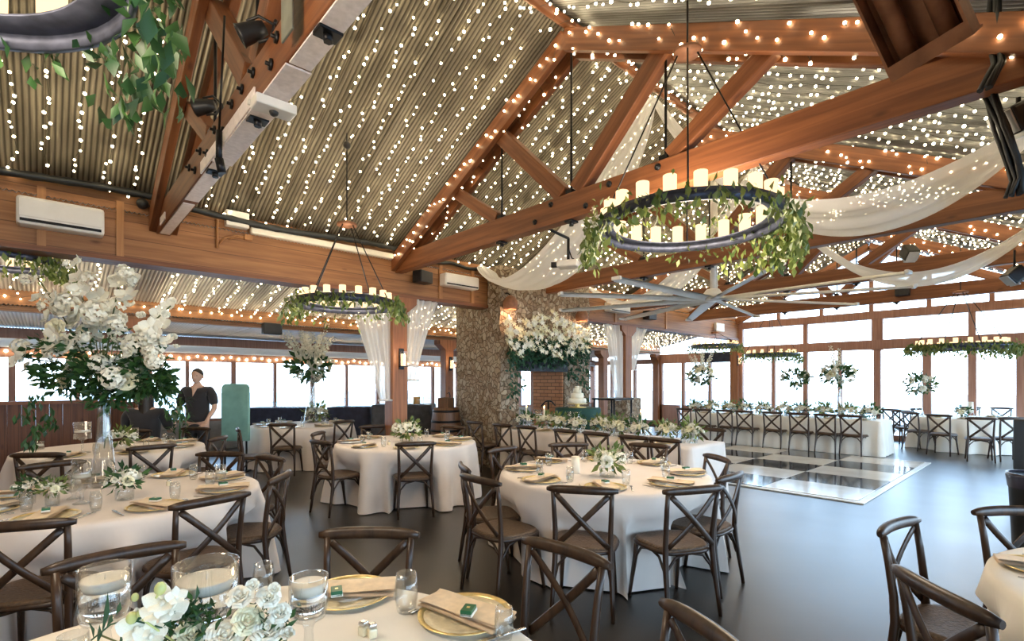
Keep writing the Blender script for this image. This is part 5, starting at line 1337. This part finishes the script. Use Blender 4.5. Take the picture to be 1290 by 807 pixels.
def tall_arr(px, py_base, py_mid, r, nsp, label, seed, vase=True, spikes=True, z=ZT + .001, fol=150):
    random.seed(seed); p = on_table(px, py_base, z); dd = cam_ld(p)[1]; hz = H + (HY - py_mid) / F * dd - z
    t = thing('tall_flower_arrangement', uniq(label), 'flowers', p, group='tall white flower arrangements')
    tall_vase(t, hz - r * .4, r * .22)
    foliage_mb(fol, r * .85, r * .35, .45, .1, (1, 1, .75), (0, 0, hz)).build('foliage', leaf_dark, t)
    for i in range(16):
        d = rv().normalized(); d.z = d.z * .6 + .1; part('blossom', (rose_me, hyd_me, rose_cream)[i % 3], t, d * r * .8 + Vector((0, 0, hz)), d.to_track_quat('Z', 'Y').to_euler(), r * random.uniform(.16, .24))
    if spikes:
        for i in range(nsp):
            a = 2 * PI * i / nsp + random.uniform(-.3, .3); tilt = random.uniform(.35, 1.0) if i else .05
            d = Vector((math.cos(a) * math.sin(tilt), math.sin(a) * math.sin(tilt), math.cos(tilt)))
            part('flower_spike', spike_me, t, Vector((0, 0, hz)), d.to_track_quat('Z', 'Y').to_euler(), r * random.uniform(1.5, 1.9))
    return t
tall_arr(391, 532, 463, .52, 11, 'tall white gladiolus arrangement near the sconce post', 5)
tall_arr(1056, 526, 473, .42, 2, 'tall leafy arrangement with a central white spike on the head table', 6)
tall_arr(1003, 524, 476, .36, 0, 'tall round leafy arrangement on the head table, nearer the chimney', 7, spikes=False)
tall_arr(884, 519, 473, .42, 5, 'tall white arrangement in front of the far corner windows', 8)
tall_arr(1158, 524, 485, .38, 0, 'tall round leafy arrangement before the end wall post', 9, spikes=False)
# ------------------------------------------------------------------ mantel flowers
random.seed(9)
q0 = at_v(690, 420, CV0 - .12)
mf = thing('mantel_flowers', 'mass of white lilies over dark greenery above the fireplace opening', 'flowers', q0)
def onm(px, py, off): return at_v(px, py, CV0 - off) - q0
m = MB()
for i in range(1500):
    a = random.random(); px = 640 + 102 * a
    lo = 470 + 45 * (abs(a - .52) * 2) ** 2.2 if random.random() < .5 else 452
    py = random.uniform(425, lo)
    if .18 < a < .72 and py > 462: continue
    if py > 480 and a < .12 and random.random() < .3: continue
    p = onm(px, py, random.uniform(.02, .30)); m.leaf(p, Vector((random.uniform(-.5, .5), random.uniform(-.8, .1), random.uniform(-1, .2))), rv(), random.uniform(.07, .15), .05, .2)
m.build('leaves', leaf_pine, mf)
lily = MB()
for k in range(6):
    a = k * PI / 3; d = Vector((math.cos(a), math.sin(a), .55)); lily.leaf(Vector((0, 0, 0)), d, Vector((0, 0, 1)), 1.0, .42, .25)
lily_me = lily.mesh('lily', petal); random.seed(10); n = 0
lilies = MB()
spots = []
while len(spots) < 420:
    a = random.random(); px = 636 + 106 * a; top = 398 + 6 * math.sin(a * 9) + 22 * max(0, a - .55); bot = 447 + 5 * math.sin(a * 12) - 12 * max(0, .12 - a) * 8
    spots.append((px, random.uniform(top, bot), random.uniform(.12, .42)))
spots.sort(key=lambda s: -s[2])
for i, (px, py, off) in enumerate(spots[:99]):
    d = Vector((random.uniform(-.6, .6), -1, random.uniform(-.5, .7))); part('lily', lily_me, mf, onm(px, py, off), d.to_track_quat('Z', 'Y').to_euler(), random.uniform(.055, .085))
for (px, py, off) in spots[99:]:
    d = Vector((random.uniform(-.6, .6), -1, random.uniform(-.5, .7))).to_track_quat('Z', 'Y').to_matrix(); s = random.uniform(.055, .085); o = onm(px, py, off - .03)
    lilies.add([o + d @ (Vector(v) * s) for v in lily.v], lily.f, True)
tag(lilies.build('lily_mass', petal_cream, mf), kind='stuff')
m = MB()
m.tube([onm(640, 432, .03), onm(690, 436, .03), onm(742, 438, .03)], .04, 8); m.build('mount', wood_barrel, mf)
# ================================================================== DANCE FLOOR
U0, VV0, TU, TV, NU, NV = 7.9, 1.85, .95, 1.22, 5, 4
df = thing('dance_floor', 'black and white checkered dance floor with a pale edge', 'dance floor', (U0, VV0, 0))
for i in range(NU):
    for j in range(NV):
        m = MB(); m.bbox((TU * (i + .5), TV * (j + .5), .014), (TU - .006, TV - .006, .026), .003)
        m.build('black_panel' if (i + j) % 2 else 'white_panel', dance_black if (i + j) % 2 else dance_white, df)
e = MB(); LU, LV = TU * NU, TV * NV
for (a, b, c_, d) in ((-.09, 0, -.09, LV + .09), (LU, LU + .09, -.09, LV + .09), (0, LU, -.09, 0), (0, LU, LV, LV + .09)):
    x0, x1, y0, y1 = a, b, c_, d
    e.bbox(((x0 + x1) / 2, (y0 + y1) / 2, .010), (x1 - x0, y1 - y0, .018), .006)
e.build('edge_trim', plain('pale_edge', (.70, .68, .62), .3, .2, var=.08), df)
# ================================================================== CAKE TABLE
p = at_d(728, 513, 9.9)
ct = thing('cocktail_table', 'high table under dark green cloth holding the wedding cake', 'table', (p.x, p.y, 0))
m = MB(); zt = p.z
def fn(s, t):
    th = 2 * PI * s; ks = [0, .9, .98, 1.0, 1.02, 1.05, 1.08]; k = int(round(t * 6)); z = zt - (0, 0, .004, .02, .25, .6, zt - .01)[k]
    r = .44 * ks[k] + (.02 * math.sin(9 * th) * max(0, k - 3)); return Vector((r * math.cos(th), r * math.sin(th), z))
m.sheet(fn, 72, 6, closed_s=True); m.build('cloth', cloth_green, ct)
ck = thing('wedding_cake', 'white tiered wedding cake before the stone fireplace', 'cake', (p.x - .02, p.y, zt + .002)); ck.scale = (.8, .8, .8)
m = MB(); m.lathe([(0, 0), (.22, 0), (.22, .012), (.06, .02), (.05, .07), (.24, .085), (.24, .10), (0, .10)], seg=28); m.build('stand', gold, ck)
z = .10
for r, h in ((.215, .12), (.155, .13), (.10, .12), (.06, .05)):
    m = MB(); m.lathe([(0, z), (r, z), (r + .004, z + h * .5), (r, z + h - .012), (r - .012, z + h), (0, z + h)], seg=28); m.build('tier', petal, ck); z += h
for i in range(6): part('sugar_flower', rose_me, ck, (.10 * math.cos(i * 1.1) * (1 - i * .12), .10 * math.sin(i * 1.1) * (1 - i * .12) - .06, .23 + i * .05), (.8, 0, i), .045)
# high bistro table by the stone plinth
p = at_d(772, 501, 11.0)
bt = thing('bistro_table', 'dark high bistro table beside the stone plinth', 'table', (p.x, p.y, 0))
m = MB(); m.bbox((0, 0, p.z - .02), (.7, .6, .04), .008); m.build('tabletop', steel_dark, bt)
for sx in (-1, 1):
    for sy in (-1, 1):
        m = MB(); m.tube([(sx * .31, sy * .26, 0), (sx * .31, sy * .26, p.z - .03)], .02, 6); m.build('leg', steel_dark, bt)
# ================================================================== BUFFETS, BARREL
def draped(px0, px1, py_top, d, mat, label, dep=.7, rz=None):
    a = at_d(px0, py_top, d); b = at_d(px1, py_top, d); c = (a + b) / 2; w = (b - a).length; zt = a.z
    m = MB()
    per = 2 * (w + dep)
    def edge(s):
        q = (s % 1) * per
        if q < w: return Vector((-w / 2 + q, -dep / 2, 0)), Vector((0, -1, 0))
        q -= w
        if q < dep: return Vector((w / 2, -dep / 2 + q, 0)), Vector((1, 0, 0))
        q -= dep
        if q < w: return Vector((w / 2 - q, dep / 2, 0)), Vector((0, 1, 0))
        q -= w; return Vector((-w / 2, dep / 2 - q, 0)), Vector((-1, 0, 0))
    ks = [-2, 0, .05, .3, .6, 1]
    def fn(s, t):
        k = ks[int(round(t * 5))]; p, n = edge(s)
        if k == -2: return Vector((0, 0, zt))
        return p + n * (.01 + .03 * k * (1 + .6 * math.sin(s * per * 25))) + Vector((0, 0, zt - (zt - .01) * k))
    m.sheet(fn, int(per / .05), 5, closed_s=True)
    o = m.build('buffet_table', mat); o.location = (c.x, c.y, 0); o.rotation_euler = (0, 0, ANG - PI / 2); tag(o, label, 'table', None); return c, zt, w
R_ = lambda c, x, y: Vector((c.x, c.y, 0)) + RGT * x + FWD * y
c, zt, w = draped(419, 470, 512, 11.6, cloth_navy, 'buffet table under navy cloth by the white curtain')
for i in range(8):
    simple('wine_glass', wine_me, R_(c, -w / 2 + .08 + i * (w - .16) / 7, -.1 + .12 * (i % 2)) + Vector((0, 0, zt + .001)), 0, 'upturned glass on the navy buffet, %s from the tall flowers' % ORD[i], 'glass', 'glasses on the navy buffet', 1.05)
c2, zt2, w2 = draped(474, 546, 509, 11.2, cloth_grey, 'wide table under charcoal cloth below the sconce post')
c3, zt3, w3 = draped(316, 392, 513, 11.9, cloth_navy, 'dark draped table behind the tall gladiolus vase')
for i in range(6):
    q = R_(c3, -w3 / 2 + .55 + i * .12, -.1) + Vector((0, 0, zt3 + .001)); simple('jar', tum_me, q, 0, 'small jar on the dark draped table, %s from the teal panel' % ORD[i], 'jar', 'jars on the dark table', 1.1)
p = at_d(562, 513, 9.9)
def barrel(p, zt, label):
    t = thing('wine_barrel', label, 'barrel', (p.x, p.y, 0)); r = .30
    m = MB(); prof = [(0, 0)] + [(r * (.82 + .18 * math.sin(PI * q / 10)), zt * q / 10) for q in range(11)] + [(r * .76, zt), (r * .76, zt - .03), (0, zt - .03)]
    m.lathe(prof, seg=28); m.build('staves', wood_barrel, t)
    for q in (.06, .24, .40, .60, .76, .94):
        rr = r * (.82 + .18 * math.sin(PI * q)) + .004; m = MB(); m.lathe([(rr - .006, zt * q - .022), (rr + .002, zt * q - .022), (rr + .002, zt * q + .022), (rr - .006, zt * q + .022)], seg=28, close=True); m.build('hoop', steel_dark, t)
barrel(p, p.z, 'brown wine barrel with dark hoops beside the stone chimney')
q = Vector((p.x, p.y, p.z - .028)); t = thing('card_box', 'dark open box standing on the wine barrel', 'box', q, .5)
m = MB()
for (x, y, a, b) in ((-.14, 0, .015, .2), (.14, 0, .015, .2), (0, .1, .29, .015), (0, -.1, .29, .015)): m.bbox((x, y, .11), (a, b, .22), .003)
m.bbox((0, 0, .008), (.28, .2, .015), .003); m.build('crate', wood_barrel, t)
m = MB(); m.tube([(.14, 0, .15), (.18, 0, .25), (.14, 0, .32), (.06, 0, .3)], .01, 6); m.build('handle', steel_dark, t)
for k, (px, l) in enumerate(((514, 'nearest the post'), (526, 'in the middle'), (538, 'nearest the barrel'))):
    q = R_(c2, (px - 510) / 640 * 11.2, -.1) + Vector((0, 0, zt2 + .001))
    t = thing('drink_dispenser', 'glass jar with %s liquid on the charcoal table, %s' % (('clear', 'amber', 'clear')[k], l), 'dispenser', q, group='glass jars on the charcoal table')
    m = MB(); m.lathe([(0, 0), (.08, 0), (.085, .02), (.085, .2), (.06, .25), (.065, .26), (0, .26)], seg=18); m.build('jar', glass_m, t)
    m = MB(); m.lathe([(0, .006), (.078, .006), (.08, .02), (.08, .17), (0, .17)], seg=18); m.build('liquid', plain('amber_liquid', (.6, .3, .06), .2) if k == 1 else glass_m, t)
# teal panel
p = at_d(297, 483, 9.0)
tp = thing('teal_panel', 'tall rounded teal panel standing beside the person in black', 'panel', (p.x, p.y, 0), ANG - PI / 2)
m = MB(); hw = .235; zt = p.z
poly = [(-hw, .55), (hw, .55), (hw, zt - .09)] + [(hw - .09 + .09 * math.cos(a), zt - .09 + .09 * math.sin(a)) for a in (.4, .8, 1.2, PI / 2)] + [(-hw + .09 + .09 * math.cos(a), zt - .09 + .09 * math.sin(a)) for a in (PI / 2, 1.94, 2.34, 2.74)] + [(-hw, zt - .09)]
m.prism(poly, -.035, .035, Matrix(((1, 0, 0, 0), (0, 0, 1, 0), (0, 1, 0, 0), (0, 0, 0, 1)))); m.build('pad', green_teal, tp)
for s in (-1, 1): m = MB(); m.tube([(s * .19, 0, 0), (s * .19, 0, .56)], .018, 8); m.bbox((s * .19, 0, .012), (.06, .34, .024), .006); m.build('leg', steel_dark, tp)
# black bin at the right
p = W(4.93, 4.72)
bn = thing('rubbish_bin', 'black bin with a folded liner rim behind the right-hand table', 'bin', (p.x, p.y, 0), .3)
m = MB(); m.lathe([(0, 0), (.20, 0), (.205, .02), (.235, .70), (.245, .72), (.23, .72), (.22, .7), (.19, .03), (0, .03)], seg=28); m.build('body', black_paint, bn)
m = MB(); m.lathe([(.237, .60), (.252, .71), (.25, .735), (.232, .735), (.225, .62)], seg=40); m.build('liner', plain('dark_liner', (.035, .03, .045), .3), bn)
p = W(6.95, 6.7); m = MB(); m.bbox((0, 0, .55), (.36, .36, 1.1), .03); m.bbox((0, -.19, .75), (.28, .02, .5), .01)
o = m.build('loudspeaker', black_paint); o.location = p; o.rotation_euler = (0, 0, ANG - PI / 2); tag(o, 'tall black cabinet at the right edge behind the bin', 'speaker')
# potted plant near the people
p = at_d(226, 520, 7.62); p.z = 0
pl = thing('potted_plant', 'leafy green plant beside the person in black', 'plant', p)
m = MB(); m.lathe([(0, 0), (.13, 0), (.17, .5), (.18, .52), (.16, .52), (.15, .48), (0, .48)], seg=20); m.build('pot', wood_barrel, pl)
random.seed(5); m = MB()
for i in range(70):
    a = random.uniform(0, 6.3); q = Vector((.05 * math.cos(a), .05 * math.sin(a), random.uniform(.6, 1.35))); m.leaf(q, Vector((math.cos(a), math.sin(a), random.uniform(-.5, .6))), Vector((0, 0, 1)), random.uniform(.12, .22), .045, .3)
m.tube([(0, 0, .45), (.01, 0, 1.35)], .012, 6); m.build('foliage', leaf_dark, pl)
# ================================================================== PEOPLE
def skin_mesh(name, verts, edges, radii, mat, sub=2, root=0):
    me = bpy.data.meshes.new(name + '_cage'); me.from_pydata([Vector(v) for v in verts], edges, [])
    o = bpy.data.objects.new(name + '_cage', me); COL.objects.link(o)
    md = o.modifiers.new('s', 'SKIN'); md.use_smooth_shade = True
    for i, r in enumerate(radii):
        sv = me.skin_vertices[0].data[i]; sv.radius = r if hasattr(r, '__len__') else (r, r); sv.use_root = (i == root)
    sb = o.modifiers.new('d', 'SUBSURF'); sb.levels = sub; sb.render_levels = sub
    dg = bpy.context.evaluated_depsgraph_get(); ev = o.evaluated_get(dg)
    out = bpy.data.meshes.new_from_object(ev); out.name = name
    bpy.data.objects.remove(o, do_unlink=True)
    out.materials.clear(); out.materials.append(mat)
    for pgn in out.polygons: pgn.use_smooth = True
    return out
def hand(verts, edges, radii, wrist_i, wrist, dirv, side, palm_n):
    """palm and five fingers as chains rooted in the palm"""
    w = Vector(wrist); d = Vector(dirv).normalized(); s = Vector(side).normalized(); n = Vector(palm_n).normalized()
    def add(p, r, par): verts.append(tuple(p)); radii.append(r); edges.append((par, len(verts) - 1)); return len(verts) - 1
    pm = add(w + d * .05, (.036, .018), wrist_i)
    for k, (o, L) in enumerate(((-.030, .065), (-.010, .076), (.010, .072), (.030, .056))):
        b = add(w + d * .085 + s * o, .0095, pm); c_ = add(w + d * (.085 + L * .55) + s * o * 1.05 + n * .012, .0085, b); add(w + d * (.085 + L * .9) + s * o * 1.05 + n * .036, .007, c_)
    b = add(w + d * .035 + s * -.042 + n * .008, .011, pm); add(w + d * .075 + s * -.055 + n * .026, .0085, b)
def person(loc, rz, label, standing, shirt, trousers, hair, scale=1.0, arms='down'):
    t = thing('person', label, 'person', loc, rz); t.scale = (scale,) * 3
    # local frame: faces -Y ; z up
    hip = .95 if standing else .50
    V = [(0, 0, hip), (0, .01, hip + .18), (0, .0, hip + .36), (0, .005, hip + .48), (0, -.005, hip + .55), (0, -.015, hip + .63)]
    E = [(0, 1), (1, 2), (2, 3), (3, 4), (4, 5)]
    Rr = [(.165, .115), (.15, .105), (.165, .115), (.13, .09), (.056, .058), (.054, .058)]
    def add(p, r, par): V.append(p); Rr.append(r); E.append((par, len(V) - 1)); return len(V) - 1
    for s in (-1, 1):
        sh = add((s * .17, .0, hip + .47), .065, 3); el = None
        if arms == 'down': e_, w_ = (s * .27, -.02, hip + .20), (s * .24, -.20, hip + .02)
        elif arms == 'fwd': e_, w_ = (s * .25, -.10, hip + .22), (s * .16, -.34, hip + .24)
        sh2 = add((s * .215, .0, hip + .42), .056, sh); el = add(e_, .042, sh2); mid = add(tuple(Vector(e_).lerp(Vector(w_), .5)), .038, el); wr = add(w_, .026, mid)
        dv = Vector(w_) - Vector(e_); hand(V, E, Rr, wr, w_, dv, Vector((s, 0, 0)).cross(dv).cross(dv) * (1 if s > 0 else 1), Vector((-s, -.3, 0)))
        if standing: k_, a_ = (s * .10, -.02, .50), (s * .11, .02, .07)
        else: k_, a_ = (s * .12, -.44, .50), (s * .12, -.42, .07)
        th = add((s * .095, -.0 if standing else -.06, hip - .06 if standing else .50), .092, 0); kn = add(k_, .062, th); cf = add(tuple(Vector(k_).lerp(Vector(a_), .4) + Vector((0, .015, 0))), .056, kn); an = add(a_, .037, cf)
        ft = add((a_[0], a_[1] - .07, .038), (.042, .034), an); add((a_[0] + s * .01, a_[1] - .17, .026), (.042, .022), ft)
    hz = hip + .70
    body = skin_mesh('body', V, E, Rr, skin_m)
    m = MB(); m.v = [tuple(v.co) for v in body.vertices]; m.f = [list(p.vertices) for p in body.polygons]; m.sm = [True] * len(m.f)
    m.sphere((0, -.012, hz + .015), 1, 24, 18, (.076, .096, .104)); m.sphere((0, -.040, hz - .045), 1, 20, 14, (.058, .062, .068)); m.sphere((0, -.072, hz - .085), 1, 14, 10, (.026, .022, .022))
    m.sphere((0, -.104, hz - .020), 1, 12, 8, (.014, .020, .018)); m.sphere((0, -.098, hz + .004), 1, 10, 8, (.009, .012, .026))
    for q in (-1, 1):
        m.sphere((q * .030, -.088, hz + .026), 1, 12, 8, (.024, .014, .009)); m.sphere((q * .036, -.080, hz - .022), 1, 12, 8, (.020, .016, .016)); m.sphere((q * .078, .0, hz - .005), 1, 12, 8, (.012, .020, .032))
    m.sphere((0, -.094, hz - .052), 1, 12, 8, (.026, .012, .007)); m.sphere((0, -.092, hz - .062), 1, 12, 8, (.022, .012, .007))
    raw = bpy.data.objects.new('raw', m.mesh('raw', skin_m)); COL.objects.link(raw)
    rm = raw.modifiers.new('r', 'REMESH'); rm.mode = 'VOXEL'; rm.voxel_size = .0065; rm.use_smooth_shade = True
    sm_ = raw.modifiers.new('s', 'SMOOTH'); sm_.factor = .5; sm_.iterations = 2
    dg = bpy.context.evaluated_depsgraph_get(); body = bpy.data.meshes.new_from_object(raw.evaluated_get(dg)); body.name = 'body'
    bpy.data.objects.remove(raw, do_unlink=True)
    if not body.materials: body.materials.append(skin_m)
    for pg in body.polygons: pg.use_smooth = True
    part('body', body, t)
    m = MB()
    for q in (-1, 1): m.sphere((q * .031, -.0905, hz + .010), .0095, 10, 8)
    m.build('eyes', plain('eye_dark', (.03, .025, .02), .2) if 'eye_dark' not in MATS else MATS['eye_dark'], t)
    m = MB(); m.tube([(-.024, -.100, hz - .056), (0, -.106, hz - .057), (.024, -.100, hz - .056)], [.003, .0045, .003], 6); m.build('mouth', plain('lip', (.45, .2, .17), .5) if 'lip' not in MATS else MATS['lip'], t)
    m = MB(); longh = hair != 'short'
    def hf(s, q):
        a = 2 * PI * s; back = .5 + .5 * math.sin(a); mx = .95 + 1.15 * back ** .7
        ph = q * mx if not longh else min(q * 1.5, 1) * mx
        r = math.sin(min(ph, PI / 2)); rip = .0025 * math.sin(a * 17)
        z = hz + .018 + .112 * math.cos(ph)
        if longh and q > .66: z -= (q - .66) * .85 * (back ** .5)
        return Vector(((.083 + rip) * math.cos(a) * r, -.006 + (.103 + rip) * math.sin(a) * r, z))
    m.sheet(hf, 44, 16, closed_s=True); m.build('hair', hair_m, t)
    # shirt: same skeleton, a little larger, short sleeves with a V neck
    V2 = [(0, .0, hip - .06), (0, .005, hip + .08), (0, .01, hip + .2), (0, .0, hip + .36), (0, .006, hip + .50)]; E2 = [(0, 1), (1, 2), (2, 3), (3, 4)]; R2 = [(.19, .145), (.185, .14), (.178, .135), (.188, .138), (.115, .088)]
    for s in (-1, 1):
        V2.append((s * .17, 0, hip + .475)); R2.append(.082); E2.append((4, len(V2) - 1)); i = len(V2) - 1
        V2.append((s * .22, 0, hip + .42)); R2.append(.076); E2.append((i, i + 1)); e_ = Vector((s * .27, -.02, hip + .20)) if arms == 'down' else Vector((s * .25, -.10, hip + .22))
        V2.append(tuple(Vector((s * .22, 0, hip + .42)).lerp(e_, .85))); R2.append(.066); E2.append((i + 1, i + 2))
    part('shirt', skin_mesh('shirt', V2, E2, R2, shirt), t)
    m = MB(); m.add([Vector((-.055, -.075, hip + .555)), Vector((.055, -.075, hip + .555)), Vector((0, -.155, hip + .38)), Vector((0, -.105, hip + .54))], [(0, 3, 2), (3, 1, 2)]); m.build('collar', skin_m, t)
    V3 = [(0, 0, hip + .02), (0, 0, hip - .05)]; E3 = [(0, 1)]; R3 = [(.178, .13), (.175, .13)]
    for s in (-1, 1):
        if standing: k_, a_ = (s * .10, -.02, .50), (s * .11, .02, .09)
        else: k_, a_ = (s * .12, -.44, .50), (s * .12, -.42, .09)
        i = len(V3); V3 += [(s * .095, -.0 if standing else -.08, hip - .1 if standing else .50), k_, a_]; R3 += [.105, .078, .062]; E3 += [(1, i), (i, i + 1), (i + 1, i + 2)]
    part('trousers', skin_mesh('trousers', V3, E3, R3, trousers), t)
    m = MB()
    for s in (-1, 1):
        a_ = (s * .11, .02) if standing else (s * .12, -.42)
        m.sphere((a_[0] + s * .005, a_[1] - .07, .04), .05, 12, 8, (.95, 2.5, .8))
    m.build('shoes', black_paint, t)
    return t
p = at_d(249, 480, 8.25); person((p.x, p.y, 0), ANG - PI / 2 + .1, 'standing person in a black V-neck top by the windows', True, shirt_m, trouser_m, 'short', 1.02, 'down')
p = at_d(184, 520, 7.75); person((p.x, p.y, 0), ANG + PI / 2 + .3, 'seated person in black seen from behind under the tall flowers', False, shirt_m, trouser_m, 'long', 1.15, 'fwd')
o = put_chair(cam_ld(p + Vector((0, 0, 0)) - FWD * .22), cam_ld(p + FWD * 2), 'dark cross-back chair under the seated person in black')
# ================================================================== LIGHT, CAMERA
wd = bpy.data.worlds.new('World'); scene.world = wd; wd.use_nodes = True
bg = wd.node_tree.nodes['Background']; bg.inputs[1].default_value = 5.8
_N, _L = wd.node_tree.nodes, wd.node_tree.links
_tc = _N.new('ShaderNodeTexCoord'); _sp = _N.new('ShaderNodeSeparateXYZ'); _cr = _N.new('ShaderNodeValToRGB')
_L.new(_tc.outputs['Generated'], _sp.inputs[0]); _L.new(_sp.outputs[2], _cr.inputs[0]); _L.new(_cr.outputs[0], bg.inputs[0])
_cr.color_ramp.elements[0].position = .02; _cr.color_ramp.elements[0].color = (.66, .84, 1.0, 1)
_cr.color_ramp.elements[1].position = .38; _cr.color_ramp.elements[1].color = (.42, .68, 1.0, 1)
cam = bpy.data.cameras.new('Camera'); co = bpy.data.objects.new('Camera', cam); COL.objects.link(co)
co.location = (0, 0, H); co.rotation_euler = (PI / 2, 0, ANG - PI / 2)
cam.sensor_fit = 'HORIZONTAL'; cam.sensor_width = 36; cam.lens = 36 * F / 1290; cam.shift_y = 77.5 / 1290; cam.clip_start = .05; cam.clip_end = 200
scene.camera = co
vs = scene.view_settings; vs.view_transform = 'Standard'; vs.look = 'None'; vs.gamma = 1; vs.use_curve_mapping = False; vs.exposure = 0.62
scene.cycles.max_bounces = 10; scene.cycles.transparent_max_bounces = 16; scene.cycles.sample_clamp_indirect = 6; scene.cycles.caustics_reflective = False; scene.cycles.caustics_refractive = False
scene.cycles.use_denoising = True
dup = [l for l, n in LABELS.items() if n > 1]
if dup: print('DUPLICATE LABELS', len(dup), dup[:20])
